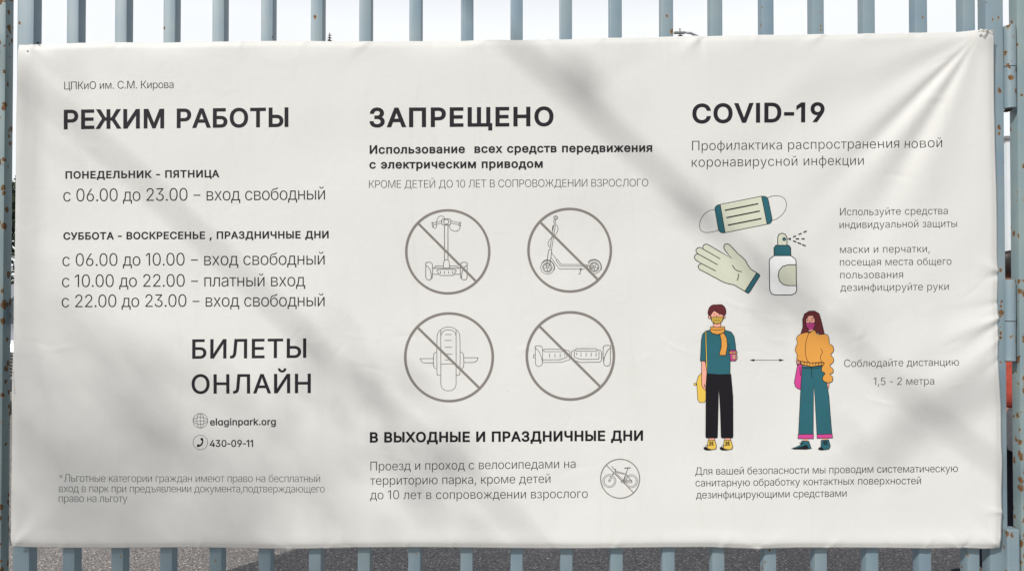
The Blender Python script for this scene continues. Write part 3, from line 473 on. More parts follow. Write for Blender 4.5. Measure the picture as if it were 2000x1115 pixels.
'ш': (572, ['53,379 114,379 114,56 255,56 255,379 316,379 316,56 458,56 458,379 519,379 519,0 53,0']),
'щ': (582, ['53,379 114,379 114,56 255,56 255,379 316,379 316,56 458,56 458,379 519,379 519,0 53,0', '508,-109 508,0 482,0 482,56 569,56 569,-109']),
'ъ': (448, ['6,329 6,379 140,379 140,329', '165,244 275,244 303,242 328,237 350,228 369,217 385,202 398,186 407,167 412,146 414,123 412,101 407,80 398,61 385,43 369,29 350,16 328,7 303,2 275,0 113,0 113,379 174,379 174,56 274,56 306,61 330,74 347,95 352,121 347,148 330,169 306,183 274,187 165,187']),
'ы': (511, ['104,244 214,244 243,242 268,237 290,228 309,217 325,202 337,186 346,167 352,146 353,123 352,101 346,80 337,61 325,43 309,29 290,16 268,7 243,2 214,0 53,0 53,379 114,379 114,56 214,56 245,61 270,74 286,95 292,121 286,148 270,169 245,183 214,187 104,187', '397,0 397,379 458,379 458,0']),
'ь': (388, ['104,244 214,244 243,242 268,237 290,228 309,217 325,202 337,186 346,167 352,146 353,123 352,101 346,80 337,61 325,43 309,29 290,16 268,7 243,2 214,0 53,0 53,379 114,379 114,56 214,56 245,61 270,74 286,95 292,121 286,148 270,169 245,183 214,187 104,187']),
'э': (396, ['188,-8 161,-6 135,-1 111,9 89,21 71,37 55,56 42,78 33,102 91,117 97,102 104,89 114,76 125,66 138,58 153,52 170,48 188,46 212,49 233,55 251,66 266,80 278,97 287,117 294,139 298,163 299,187 298,212 294,236 287,258 278,278 266,296 251,310 233,321 212,328 188,330 170,329 154,325 139,319 126,311 115,301 105,289 98,276 93,262 34,277 43,301 56,322 72,341 91,356 112,368 136,377 161,383 188,384 221,382 252,374 279,360 303,341 323,318 340,291 352,260 359,225 362,187 359,150 352,116 340,85 323,58 303,35 279,16 252,3 221,-5', '309,163 132,163 132,218 309,218']),
'ю': (585, ['53,0 53,379 111,379 111,0', '97,162 97,217 235,217 235,162', '377,-8 344,-5 313,3 286,16 262,35 242,58 226,85 213,116 206,150 204,187 206,225 213,260 226,291 242,318 262,341 286,360 313,374 344,382 377,384 410,382 440,374 468,360 492,341 512,318 529,291 541,260 548,225 550,187 548,150 541,116 529,85 512,58 492,35 468,16 440,3 410,-5', '377,46 401,49 422,55 440,66 455,80 467,97 477,117 483,139 487,163 489,187 487,212 483,236 477,258 467,278 455,296 440,310 422,321 401,328 377,330 353,328 333,321 315,310 300,296 287,278 278,258 271,236 267,212 266,187 267,163 271,139 278,117 287,97 300,80 315,66 333,55 353,49']),
'я': (385, ['332,0 271,0 271,326 184,326 155,324 131,318 114,309 98,288 93,259 98,231 114,211 132,201 155,195 184,194 298,194 298,142 180,142 134,146 97,157 68,174 48,198 36,226 32,259 36,293 48,322 68,346 97,365 134,376 180,379 332,379', '85,0 15,0 122,172 190,172']),
'–': (400, ['350,244 350,190 50,190 50,244'])}

from mathutils.geometry import delaunay_2d_cdt
_gc = {}
def glyph(ch, off):
    """triangles of one letter, its strokes grown or thinned by off on every side"""
    key = (ch, off)
    if key in _gc: return _gc[key]
    cs = []
    for c in GLYPHS[ch][1]:
        p = [tuple(map(int, q.split(','))) for q in c.split()]; n = len(p); o = []
        for i in range(n):
            a, b, d = p[i - 1], p[i], p[(i + 1) % n]
            l1 = math.hypot(b[0] - a[0], b[1] - a[1]); l2 = math.hypot(d[0] - b[0], d[1] - b[1])
            n1 = (-(b[1] - a[1]) / l1, (b[0] - a[0]) / l1); n2 = (-(d[1] - b[1]) / l2, (d[0] - b[0]) / l2)
            mx_, my_ = n1[0] + n2[0], n1[1] + n2[1]; m = math.hypot(mx_, my_) or 1e-6; mx_ /= m; my_ /= m
            k = off / max(.4, mx_ * n1[0] + my_ * n1[1])
            o.append((b[0] + mx_ * k, b[1] + my_ * k))
        cs.append(o)
    v = []; e = []
    for o in cs:
        n0 = len(v); v += [Vector(q) for q in o]; e += [(n0 + i, n0 + (i + 1) % len(o)) for i in range(len(o))]
    if not v: _gc[key] = ([], []); return _gc[key]
    rv, _, rf, *_r = delaunay_2d_cdt(v, e, [], 0, 0.01)
    def wind(x, y):
        w_ = 0
        for o in cs:
            for i in range(len(o)):
                (x0, y0), (x1, y1) = o[i - 1], o[i]
                if (y0 <= y) != (y1 <= y) and (x0 + (y - y0) / (y1 - y0) * (x1 - x0)) > x: w_ += 1 if y1 > y0 else -1
        return w_
    keep = [f for f in rf if wind(sum(rv[i].x for i in f) / 3, sum(rv[i].y for i in f) / 3) != 0]
    _gc[key] = ([(q.x, q.y) for q in rv], keep)
    return _gc[key]

def text_line(name, body, x0, x1, yl, yr, cap, stem, mat, off=0.0003, stretch=0.5):
    if stem > .15 and cap < 22: stem *= 1.08
    g_off = (stem * 509 - 64) / 2
    lo = GLYPHS[body[0]][1]; ex = lambda ch: [int(q.split(',')[0]) for c in GLYPHS[ch][1] for q in c.split()]
    x_first = min(ex(body[0])) - g_off
    W0 = sum(GLYPHS[c][0] for c in body[:-1]) + max(ex(body[-1])) + g_off - x_first
    sy = cap / (509 + 2 * g_off)
    W = (x1 - x0) / sy
    sx = max(0.88, min(1.14, (W / W0) ** stretch))
    track = (W / sx - W0) / (len(body) - 1)
    bm = bmesh.new(); pen = -x_first
    for ch in body:
        vs_, fs = glyph(ch, round(g_off, 2))
        nv = []
        for (x, y) in vs_:
            X = (pen + x) * sy * sx
            nv.append(bm.verts.new((x0 + X, yl + (yr - yl) * X / (x1 - x0) - (y - g_off) * sy, 0)))
        for f in fs: bm.faces.new([nv[i] for i in f])
        pen += GLYPHS[ch][0] + track
    bmesh.ops.delete(bm, geom=[v for v in bm.verts if not v.link_faces], context='VERTS')
    bm.normal_update()
    o = cut_and_lay(bm, name, mat, banner, off)
    o['label'] = 'printed words ' + body.strip()
    return o

TL = 'text_lettering'; HL = 'heading_lettering'
text_line(TL, 'ЦПКиО им. С.М. Кирова', 125.5, 339, 175.6, 173, 15, 0.103, INKG)
text_line(HL, 'РЕЖИМ РАБОТЫ', 125, 563.5, 250.6, 245.8, 38.4, 0.204, INK)
text_line(HL, 'ЗАПРЕЩЕНО', 722, 1081, 246.4, 244, 38.4, 0.213, INK)
text_line(TL, 'Использование  всех средств передвижения', 722, 1274, 299.7, 295.5, 17.2, 0.200, INK)
text_line(TL, 'с электрическим приводом', 721.5, 1060, 328.7, 327, 17.2, 0.200, INK)
text_line(TL, 'КРОМЕ ДЕТЕЙ ДО 10 ЛЕТ В СОПРОВОЖДЕНИИ ВЗРОСЛОГО', 721, 1266, 368, 364.8, 14.7, 0.084, INKG)
text_line(HL, 'COVID-19', 1352, 1612, 239, 235.2, 38.8, 0.211, INK)
text_line(TL, 'Профилактика распространения новой', 1351.5, 1839, 294.8, 288.4, 18.4, 0.096, INKG)
text_line(TL, 'коронавирусной инфекции', 1351, 1688, 326.8, 322.4, 18.4, 0.096, INKG)
text_line(TL, 'ПОНЕДЕЛЬНИК - ПЯТНИЦА', 128, 428, 348.4, 345.5, 14.8, 0.200, INK)
text_line(TL, 'с 06.00 до 23.00 – вход свободный', 123.5, 635, 394.2, 390.7, 24.6, 0.103, INKG)
text_line(TL, 'СУББОТА - ВОСКРЕСЕНЬЕ , ПРАЗДНИЧНЫЕ ДНИ', 123, 642, 467.3, 464.5, 14.8, 0.200, INK)
text_line(TL, 'с 06.00 до 10.00 – вход свободный', 121.5, 634, 520.2, 517.4, 24.4, 0.103, INKG)
text_line(TL, 'с 10.00 до 22.00 – платный вход', 121, 596, 561.2, 559.4, 24.4, 0.103, INKG)
text_line(TL, 'с 22.00 до 23.00 – вход свободный', 120.5, 634, 600.5, 598.5, 24.4, 0.103, INKG)
text_line(HL, 'БИЛЕТЫ', 376, 598, 699, 697.3, 38, 0.163, INK)
text_line(HL, 'ОНЛАЙН', 374.6, 607, 767.3, 766, 38, 0.163, INK)
text_line(TL, 'elɑginpɑrk.org', 410, 538.5, 829.8, 829.2, 13.6, 0.173, INK)
text_line(TL, '430-09-11', 409.5, 494, 871.8, 871.8, 13.8, 0.163, INK)
text_line(TL, '*Льготные категории граждан имеют право на бесплатный', 115, 625, 941, 941.3, 14.6, .08, INKF)
text_line(TL, 'вход в парк при предъявлении документа,подтверждающего', 115, 634, 961, 961.6, 14.6, .08, INKF)
text_line(TL, 'право на льготу', 115, 249, 980.2, 980.2, 14.6, .08, INKF)
text_line(HL, 'В ВЫХОДНЫЕ И ПРАЗДНИЧНЫЕ ДНИ', 722.5, 1256, 862, 858.5, 20.6, 0.213, INKB)
text_line(TL, 'Проезд и проход с велосипедами на', 723.5, 1124, 918.8, 913.8, 17.2, 0.096, INKG)
text_line(TL, 'территорию парка, кроме детей', 723, 1075, 946.8, 942.8, 17.2, 0.096, INKG)
text_line(TL, 'до 10 лет в сопровождении взрослого', 723, 1148, 974.8, 972.5, 17.2, 0.096, INKG)
text_line(TL, 'Используйте средства', 1641, 1851, 421, 419, 14.2, 0.099, INKG)
text_line(TL, 'индивидуальной защиты', 1640.5, 1869, 446, 443.8, 14.2, 0.099, INKG)
text_line(TL, 'маски и перчатки,', 1641.5, 1815, 494.4, 493, 14.2, 0.099, INKG)
text_line(TL, 'посещая места общего', 1641.5, 1858, 519.2, 517.4, 14.2, 0.099, INKG)
text_line(TL, 'пользования', 1642, 1763, 544, 543.2, 14.2, 0.099, INKG)
text_line(TL, 'дезинфицируйте руки', 1642.5, 1853, 568.7, 566.5, 14.2, 0.099, INKG)
text_line(TL, 'Соблюдайте дистанцию', 1648, 1872.5, 716.6, 714, 14.4, 0.099, INKG)
text_line(TL, '1,5 - 2 метра', 1706, 1824, 752, 751, 14.4, 0.099, INKG)
text_line(TL, 'Для вашей безопасности мы проводим систематическую', 1358, 1870, 927, 921, 14.4, 0.103, INKG)
text_line(TL, 'санитарную обработку контактных поверхностей', 1358.5, 1798, 949.6, 944.8, 14.4, 0.103, INKG)
text_line(TL, 'дезинфицирующими средствами', 1359.5, 1654, 972.7, 970, 14.4, 0.103, INKG)

# --- line drawings.  Points are given in enlarged drawing units and mapped to the banner by (x0, y0, scale)
def smooth_pts(pts, closed, n=6):
    m = len(pts); out = []
    rng = range(m) if closed else range(m - 1)
    for i in rng:
        if closed: p0, p1, p2, p3 = pts[(i - 1) % m], pts[i], pts[(i + 1) % m], pts[(i + 2) % m]
        else: p0, p1, p2, p3 = pts[max(i - 1, 0)], pts[i], pts[i + 1], pts[min(i + 2, m - 1)]
        for k in range(n):
            t = k / n
            out.append(tuple(0.5 * ((2 * b) + (-a + c) * t + (2 * a - 5 * b + 4 * c - d) * t * t + (-a + 3 * b - 3 * c + d) * t ** 3) for a, b, c, d in zip(p0, p1, p2, p3)))
    if not closed: out.append(tuple(pts[-1]))
    return out
def circle(cx, cy, r, n=48, ry=None): return [(cx + r * math.cos(2 * math.pi * i / n), cy + (ry or r) * math.sin(2 * math.pi * i / n)) for i in range(n)]
def rrect(x0, y0, x1, y1, r, n=5):
    o = []
    for cx, cy, a0 in ((x1 - r, y0 + r, -90), (x1 - r, y1 - r, 0), (x0 + r, y1 - r, 90), (x0 + r, y0 + r, 180)):
        for k in range(n + 1):
            a = R(a0 + 90 * k / n); o.append((cx + r * math.cos(a), cy + r * math.sin(a)))
    return o
class Draw:
    """collects strokes and fills in one drawing space; every stroke lies a hair above the one before"""
    def __init__(s, x0, y0, sc_, parent, base=0.0003):
        s.T = lambda p: (x0 + p[0] * sc_, y0 + p[1] * sc_); s.sc = sc_; s.parent = parent; s.off = base; s.bm = bmesh.new(); s.k = 0
    def stroke(s, pts, w, closed=False, sm=False):
        if sm: pts = smooth_pts(pts, closed)
        pts = [s.T(p) for p in pts]; w = w * s.sc / 2; n = len(pts); z = s.k * 2.2e-5; s.k += 1
        L_, R_ = [], []
        for i, p in enumerate(pts):
            a = pts[i - 1] if (i > 0 or closed) else None; b = pts[(i + 1) % n] if (i < n - 1 or closed) else None
            def unit(q, r_):
                d = math.hypot(r_[0] - q[0], r_[1] - q[1]) or 1e-9; return ((r_[0] - q[0]) / d, (r_[1] - q[1]) / d)
            d1 = unit(a, p) if a else unit(p, b); d2 = unit(p, b) if b else d1
            tx, ty = d1[0] + d2[0], d1[1] + d2[1]; m = math.hypot(tx, ty) or 1e-9; tx /= m; ty /= m
            k = min(1 / max(0.3, tx * d1[0] + ty * d1[1]), 2.0)
            px, py = p
            if not closed and i == 0: px -= d2[0] * w * .6; py -= d2[1] * w * .6
            if not closed and i == n - 1: px += d1[0] * w * .6; py += d1[1] * w * .6
            L_.append(s.bm.verts.new((px - ty * w * k, py + tx * w * k, z))); R_.append(s.bm.verts.new((px + ty * w * k, py - tx * w * k, z)))
        for i in range(n if closed else n - 1):
            j = (i + 1) % n
            try: s.bm.faces.new((L_[i], L_[j], R_[j], R_[i]))
            except ValueError: pass
        return s
    def fill(s, pts, sm=False):
        if sm: pts = smooth_pts(pts, True)
        pts = [s.T(p) for p in pts]; z = s.k * 2.2e-5; s.k += 1
        vs_ = [s.bm.verts.new((p[0], p[1], z)) for p in pts]
        for t in tessellate_polygon([[Vector((p[0], p[1], 0)) for p in pts]]):
            try: s.bm.faces.new([vs_[i] for i in t])
            except ValueError: pass
        return s
    def each(s, mat, **parts):
        for nm, polys in parts.items():
            for q in polys: s.fill(q).done(nm, mat)
        return s
    def done(s, name, mat, cell=14.0):
        s.bm.normal_update()
        o = cut_and_lay(s.bm, name, mat, s.parent, s.off, cell); s.off += s.k * 2.2e-5 + 3e-5; s.bm = bmesh.new(); s.k = 0
        return o

def icon(name, label): 
    o = empty(name, (0, 0, 0), banner); o['label'] = label; return o
# segway-like and kick scooter sheet
Q = (770, 390, .225)
ic = icon('prohibition_icon', 'grey ring crossing out a two wheeled self balancing scooter with handlebar')
d = Draw(*Q, ic); w = 4.6
d.stroke([(410, 185), (340, 202)], w).stroke([(412, 204), (345, 219)], w).stroke([(326, 197), (334, 196), (342, 236), (333, 238)], w, True)
d.stroke([(438, 165), (425, 147), (400, 142), (377, 160), (366, 200), (366, 235), (350, 250), (333, 236)], w, sm=True)
d.stroke([(492, 184), (562, 200)], w).stroke([(490, 202), (560, 217)], w).stroke([(568, 197), (577, 197), (571, 228), (561, 226)], w, True)
d.stroke([(473, 222), (490, 258), (530, 275), (562, 262), (575, 226)], w, sm=True)
d.stroke(rrect(412, 168, 491, 220, 15), w + 1, True).stroke(circle(451, 192, 22, 24), w + 1, True)
d.stroke([(436, 222), (436, 523)], w + 1).stroke([(466, 222), (466, 523)], w + 1)
d.stroke([(428, 592), (428, 548), (438, 526), (453, 520), (468, 526), (478, 548), (478, 592)], w, sm=True)
d.stroke([(350, 590), (358, 575), (428, 575)], w).stroke([(478, 575), (545, 575), (556, 590)], w)
d.stroke([(333, 594), (572, 594)], w + 1).stroke([(333, 647), (383, 647)], w).stroke([(520, 647), (572, 647)], w)
d.stroke(smooth_pts([(380, 606), (526, 606), (528, 630), (515, 652), (495, 657), (412, 657), (392, 652), (380, 630)], True, 4), w, True)
for x in (400, 435, 470, 505): d.stroke([(x, 621), (x, 641)], w)
for mxx in (lambda x: x, lambda x: 905 - x):
    d.stroke([(mxx(x), y) for x, y in ((273, 570), (274, 548), (290, 543), (318, 545), (331, 570), (331, 640), (326, 680), (300, 696), (280, 688), (273, 665))], w, True, True)
    d.stroke([(mxx(x), y) for x, y in ((273, 568), (298, 588), (316, 625), (322, 682))], w, sm=True)
d.done('scooter_line_print', ICONL)
d.stroke(circle(464, 452, 360, 72), 20, True).stroke([(208, 206), (710, 709)], 20); d.done('ring_and_slash_print', ICON)

ic = icon('prohibition_icon', 'grey ring crossing out a stand up kick scooter')
d = Draw(*Q, ic)
d.stroke(circle(1402, 157, 18, 20), w, True).stroke(circle(1402, 157, 9, 14), w, True)
d.stroke([(1394, 172), (1384, 184), (1385, 198), (1396, 204), (1399, 176)], w, sm=True)
d.stroke([(1398, 205), (1418, 235), (1420, 265), (1405, 295), (1380, 322), (1350, 345), (1336, 378), (1340, 400), (1352, 412)], w, sm=True)
d.stroke([(1350, 432), (1384, 224), (1391, 214), (1398, 224), (1366, 432)], w).stroke([(1380, 226), (1374, 264)], 11)
d.stroke([(1322, 576), (1339, 442), (1353, 431), (1367, 442), (1349, 576)], w + 1)
d.stroke([(1366, 462), (1408, 518)], w).stroke([(1360, 500), (1434, 602), (1650, 602)], w).stroke([(1404, 525), (1408, 518), (1420, 522), (1448, 562), (1650, 562), (1670, 566), (1668, 574)], w).stroke([(1404, 525), (1442, 578), (1726, 578)], w)
d.stroke([(1672, 598), (1726, 598)], w)
for cx_, cy_ in ((1329, 588), (1736, 583)):
    for r_ in (58, 41, 33, 9): d.stroke(circle(cx_, cy_, r_, 36), w * .85, True)
    for k in range(5):
        a = k * 2 * math.pi / 5 + .3
        d.stroke([(cx_ + 9 * math.cos(a), cy_ + 9 * math.sin(a)), (cx_ + 33 * math.cos(a), cy_ + 33 * math.sin(a))], 4)
d.stroke([(1282, 550), (1302, 529), (1330, 520), (1368, 538), (1389, 570), (1390, 610)], w, sm=True).stroke([(1682, 540), (1710, 521), (1745, 518), (1780, 538), (1797, 572), (1796, 608)], w, sm=True)
d.stroke(circle(1618, 602, 9, 12, 5), w, True).stroke([(1618, 607), (1611, 642), (1600, 644)], w)
d.done('scooter_line_print', ICONL)
d.stroke(circle(1522, 438, 358, 72), 20, True).stroke([(1268, 196), (1766, 692)], 20); d.done('ring_and_slash_print', ICON)

Q = (770, 595, .225)
ic = icon('prohibition_icon', 'grey ring crossing out a one wheeled electric unicycle')
d = Draw(*Q, ic)
d.stroke([(404, 616), (380, 606), (371, 580), (371, 300), (385, 238), (425, 203), (470, 193), (517, 203), (557, 238), (570, 300), (570, 580), (560, 605), (538, 615)], w, sm=True)
d.stroke([(404, 222), (404, 690), (415, 724), (445, 744), (470, 746), (500, 743), (527, 722), (537, 690), (537, 222)], w)
d.stroke([(404, 272), (415, 242), (440, 222), (470, 217), (500, 222), (527, 242), (537, 272)], w, sm=True).stroke([(404, 514), (537, 512)], w)
for y in (258, 309, 368, 428, 478): d.stroke([(441, y), (497, y)], w)
for mxx in (lambda x: x, lambda x: 943 - x): d.stroke([(mxx(x), y) for x, y in ((371, 410), (350, 418), (342, 440), (340, 520), (350, 548), (371, 557))], w, sm=True)
d.stroke([(342, 466), (224, 467), (234, 490), (255, 504), (342, 505)], w).stroke([(602, 459), (727, 459), (718, 484), (695, 500), (602, 501)], w)
d.done('unicycle_line_print', ICONL)
d.stroke(circle(475, 455, 380, 72), 22, True).stroke([(206, 200), (735, 718)], 21); d.done('ring_and_slash_print', ICON)

ic = icon('prohibition_icon', 'grey ring crossing out a two wheeled hoverboard')
d = Draw(*Q, ic)
d.stroke([(1224, 372), (1228, 359), (1250, 356), (1275, 360), (1286, 385), (1287, 495), (1278, 522), (1255, 535), (1233, 525), (1226, 500)], w, True, True).stroke([(1225, 374), (1255, 405), (1275, 450), (1287, 498)], w, sm=True)
d.stroke([(1223, 434), (1209, 434), (1209, 460), (1223, 460)], w)
d.stroke([(1287, 500), (1452, 500), (1522, 476), (1525, 412), (1512, 396), (1485, 394)], w).stroke([(1287, 478), (1440, 476), (1498, 456), (1500, 412)], w).stroke([(1287, 395), (1298, 395)], w)
d.stroke(rrect(1298, 385, 1484, 406, 9), w, True)
for x in (1348, 1395, 1440, 1480): d.stroke([(x, 425), (x, 456 if x < 1470 else 442)], w)
d.stroke([(1575, 394), (1547, 398), (1537, 412), (1537, 460), (1575, 486), (1618, 500), (1785, 497), (1799, 482), (1799, 408), (1787, 393), (1762, 392)], w)
d.stroke([(1563, 403), (1563, 455), (1615, 473), (1772, 472), (1777, 465), (1777, 403)], w).stroke(rrect(1575, 381, 1760, 403, 9), w, True)
for x in (1583, 1621, 1665, 1709, 1752): d.stroke([(x, 417), (x, 448 if x > 1600 else 436)], w)
d.stroke([(1802, 430), (1812, 430)], w).stroke([(1802, 456), (1812, 456)], w)
d.stroke([(1813, 385), (1822, 357), (1850, 352), (1873, 354), (1878, 368), (1874, 500), (1865, 524), (1845, 532), (1826, 524), (1818, 500), (1813, 440)], w, True, True).stroke([(1877, 370), (1846, 405), (1826, 450), (1817, 496)], w, sm=True)
d.done('hoverboard_line_print', ICONL)
d.stroke(circle(1528, 443, 378, 72), 22, True).stroke([(1262, 188), (1790, 712)], 21); d.done('ring_and_slash_print', ICON)

ic = icon('prohibition_icon', 'small grey ring crossing out a bicycle')
d = Draw(1150, 880, .0987, ic); w = 9
for cx_, cy_ in ((407, 597), (838, 600)): d.stroke(circle(cx_, cy_, 130, 40), w, True).stroke(circle(cx_, cy_, 102, 36), w, True)
d.stroke(circle(407, 597, 16, 12), w, True).stroke([(436, 505), (397, 585)], w).stroke([(462, 512), (424, 600)], w).stroke([(492, 430), (455, 478), (475, 485), (500, 440)], w)
d.stroke([(455, 312), (500, 362), (535, 366), (515, 412)], 14).stroke([(520, 400), (720, 450)], 12).stroke([(515, 420), (705, 466)], w).stroke([(530, 432), (695, 592)], w).stroke([(515, 440), (660, 590)], w)
d.stroke([(712, 342), (760, 338), (820, 336)], 20).stroke([(770, 355), (735, 452)], 12).stroke([(735, 455), (688, 575)], 14).stroke([(735, 460), (840, 590)], 12).stroke([(690, 575), (850, 580), (855, 632), (690, 625)], w).stroke([(690, 600), (850, 606)], w)
d.stroke(circle(662, 605, 24, 14), w, True)
d.done('bicycle_line_print', ICONL)
d.stroke(circle(620, 550, 386, 60), 19, True).stroke([(344, 279), (882, 824)], 17); d.done('ring_and_slash_print', ICON)

# globe and telephone
ic = icon('globe_icon', 'small outlined globe before the web address')
d = Draw(360, 790, .1, ic); w = 7
d.stroke(circle(313, 312, 143, 40), w, True).stroke([(313, 170), (313, 456)], w).stroke([(170, 315), (456, 315)], w).stroke(circle(313, 312, 68, 30, 143), w, True)
d.stroke([(175, 290), (240, 255), (313, 242), (386, 255), (451, 290)], w, sm=True).stroke([(175, 334), (240, 368), (313, 381), (386, 368), (451, 334)], w, sm=True)
d.done('globe_line_print', INKG)
ic = icon('telephone_icon', 'small ringed telephone handset before the phone number')
d = Draw(360, 790, .1, ic)
d.stroke(circle(313, 735, 142, 40), w, True)
d.fill([(330, 650), (345, 646), (358, 652), (370, 690), (368, 730), (350, 775), (315, 808), (265, 826), (250, 818), (247, 795), (256, 775), (275, 768), (292, 782), (320, 768), (340, 730), (345, 700), (325, 696), (315, 680), (318, 660)], True)
d.done('handset_print', INKB)

# face mask, glove and spray bottle
Q = (1340, 370, .19737)
ic = icon('face_mask_picture', 'printed pale medical mask with teal ends and ear loops')
d = Draw(*Q, ic)
d.stroke([(287, 200), (240, 208), (190, 238), (150, 290), (135, 350), (145, 400), (180, 424), (230, 425), (290, 414), (325, 402)], 5, sm=True).stroke([(805, 85), (850, 68), (900, 65), (950, 76), (985, 115), (991, 165), (975, 215), (940, 260), (890, 295), (850, 307)], 5, sm=True); d.done('ear_loop_print', INK)
LE = [(338, 149), (305, 158), (287, 182), (287, 205), (322, 405), (340, 425), (365, 431), (386, 428)]; RE = [(746, 68), (775, 68), (800, 80), (812, 102), (849, 290), (846, 318), (828, 339), (800, 345)]
d.fill([(338, 149), (746, 68), (800, 345), (386, 428)]); d.done('mask_face_print', PALE)
d.each(TEAL, mask_end_print=[LE, RE])
d.stroke(LE[::-1] + RE, 6, True).stroke([(338, 149), (386, 428)], 7).stroke([(746, 68), (800, 345)], 7)
for a, b in (((388, 207), (710, 143)), ((403, 280), (725, 215)), ((417, 354), (740, 290))): d.stroke([a, b], 13)
d.done('outline_print', INK)
ic = icon('glove_picture', 'printed pale glove with teal cuff')
d = Draw(*Q, ic)
G = [(698, 825), (640, 790), (605, 742), (588, 705), (555, 672), (510, 635), (470, 590), (432, 550), (410, 537), (388, 540), (373, 562), (376, 590), (400, 622), (449, 680), (330, 612), (222, 548), (195, 540), (172, 552), (164, 575), (172, 592), (140, 574), (115, 578), (97, 600), (102, 622), (118, 638), (95, 644), (82, 665), (88, 690), (106, 706), (155, 735), (130, 742), (119, 765), (130, 790), (150, 800), (300, 880), (370, 918), (420, 934), (470, 943), (520, 972), (580, 1008)]
CF = [(698, 825), (722, 840), (728, 856), (628, 1015), (612, 1027), (595, 1020), (580, 1008)]
d.fill(G); d.done('glove_print', PALE)
d.fill(CF); d.done('cuff_print', TEAL)
d.stroke(G, 8).stroke(CF, 8, True)
for a, b in (((172, 592), (335, 686)), ((118, 638), (310, 744)), ((155, 735), (290, 805))): d.stroke([a, b], 8)
d.stroke([(458, 750), (480, 785), (510, 805), (547, 814)], 8, sm=True).stroke([(513, 835), (518, 862), (503, 900)], 8, sm=True); d.done('outline_print', INK)
ic = icon('spray_bottle_picture', 'printed white spray bottle with teal collar and dashed mist')
d = Draw(*Q, ic)
NZ = [(906, 550), (906, 475), (918, 445), (950, 433), (982, 445), (998, 475), (998, 550)]; CP = [(871, 655), (869, 580), (888, 553), (1016, 553), (1035, 578), (1036, 655)]
BT = [(871, 655), (828, 688), (822, 718), (828, 1000), (848, 1034), (885, 1043), (1045, 1043), (1082, 1028), (1097, 998), (1089, 702), (1078, 685), (1036, 655)]; LB = [(1089, 745), (1010, 745), (955, 762), (920, 805), (911, 850), (925, 905), (965, 942), (1010, 951), (1094, 951)]
d.each(WHITE, bottle_print=[BT]).each(PALE, bottle_label_print=[LB], nozzle_print=[NZ])
d.fill(CP).fill(circle(970, 492, 16, 18)); d.done('collar_print', TEAL)
d.stroke(NZ, 8).stroke(CP, 8, True).stroke(BT, 8, True).stroke(LB, 8).stroke(circle(970, 492, 16, 18), 5, True); d.done('outline_print', INK)
d.fill([(1002, 490), (1036, 476), (1036, 504)])
for a, b in (((1062, 470), (1085, 460)), ((1115, 446), (1140, 435)), ((1165, 424), (1190, 413)), ((1088, 489), (1115, 489)), ((1145, 489), (1170, 489)), ((1062, 509), (1087, 520)), ((1107, 528), (1135, 538)), ((1152, 547), (1180, 557))): d.stroke([a, b], 12)
d.done('mist_dash_print', INK)

# the two masked people
Q = (1340, 580, .278); w = 3.6
ic = icon('masked_man_picture', 'printed figure in teal shirt, black trousers, orange scarf, with cup and yellow bag')
d = Draw(*Q, ic)
BAG = [(110, 528), (84, 556), (73, 595), (80, 718), (92, 738), (125, 740), (137, 722), (139, 640), (142, 540)]
d.each(YELLOW, bag_print=[BAG], bag_knob_print=[circle(62, 612, 9, 12)]); d.stroke(BAG, w, True).stroke(circle(62, 612, 9, 12), w, True); d.done('outline_print', INKB)
ARM = [(107, 448), (107, 560), (108, 620), (122, 643), (138, 657), (139, 600), (146, 510), (134, 448)]; FACE = [(172, 118), (170, 145), (180, 170), (200, 187), (225, 187), (248, 175), (263, 150), (263, 112), (200, 90)]
NECK = [(189, 175), (243, 175), (243, 218), (189, 218)]
d.each(SKIN, arm_print=[ARM], neck_print=[NECK], face_print=[FACE], ear_print=[circle(165, 141, 11, 14), circle(265, 140, 9, 14)], ankle_print=[[(159, 985), (201, 985), (201, 1006), (159, 1006)], [(270, 985), (312, 985), (312, 1006), (270, 1006)]])
d.stroke(ARM, w, True).stroke(NECK, w, True).stroke(circle(165, 141, 11, 14), w, True).stroke(circle(265, 140, 9, 14), w, True).stroke(FACE, w, True).stroke([(127, 610), (128, 625), (136, 640)], w)
d.stroke([(196, 116), (196, 126)], w).stroke([(233, 118), (233, 127)], w).stroke([(215, 124), (213, 139)], w).stroke([(159, 985), (159, 1006)], w).stroke([(201, 985), (201, 1006)], w).stroke([(270, 985), (270, 1006)], w).stroke([(312, 985), (312, 1006)], w); d.done('outline_print', INKB)
SH = [(170, 229), (137, 239), (114, 260), (106, 300), (98, 447), (133, 450), (138, 480), (147, 537), (228, 543), (307, 541), (309, 400), (301, 374), (348, 374), (345, 330), (336, 275), (316, 245), (268, 230)]
HA = [(160, 129), (152, 112), (162, 75), (185, 56), (215, 54), (250, 54), (272, 75), (278, 105), (268, 126), (225, 113), (195, 96), (173, 122)]
d.fill(SH); d.done('shirt_print', TEAL); d.fill(HA, True); d.done('hair_print', HAIR)
TR = [(147, 537), (137, 620), (137, 978), (142, 988), (212, 988), (219, 980), (222, 800), (227, 635), (238, 800), (245, 980), (250, 988), (322, 988), (328, 978), (326, 700), (313, 541), (228, 543)]
d.fill(TR); d.done('trousers_print', BLACK)
d.stroke(SH, w, True).stroke(HA, w, True, True).stroke([(300, 325), (302, 374)], w).stroke(TR, w, True); d.done('outline_print', INKB)
ST = [(133, 243), (141, 241), (147, 520), (138, 480)]
MK = [(175, 141), (257, 138), (253, 165), (236, 182), (206, 185), (181, 172)]
S1 = [(155, 1002), (200, 1004), (212, 1045), (208, 1066), (180, 1070), (146, 1062), (150, 1030)]
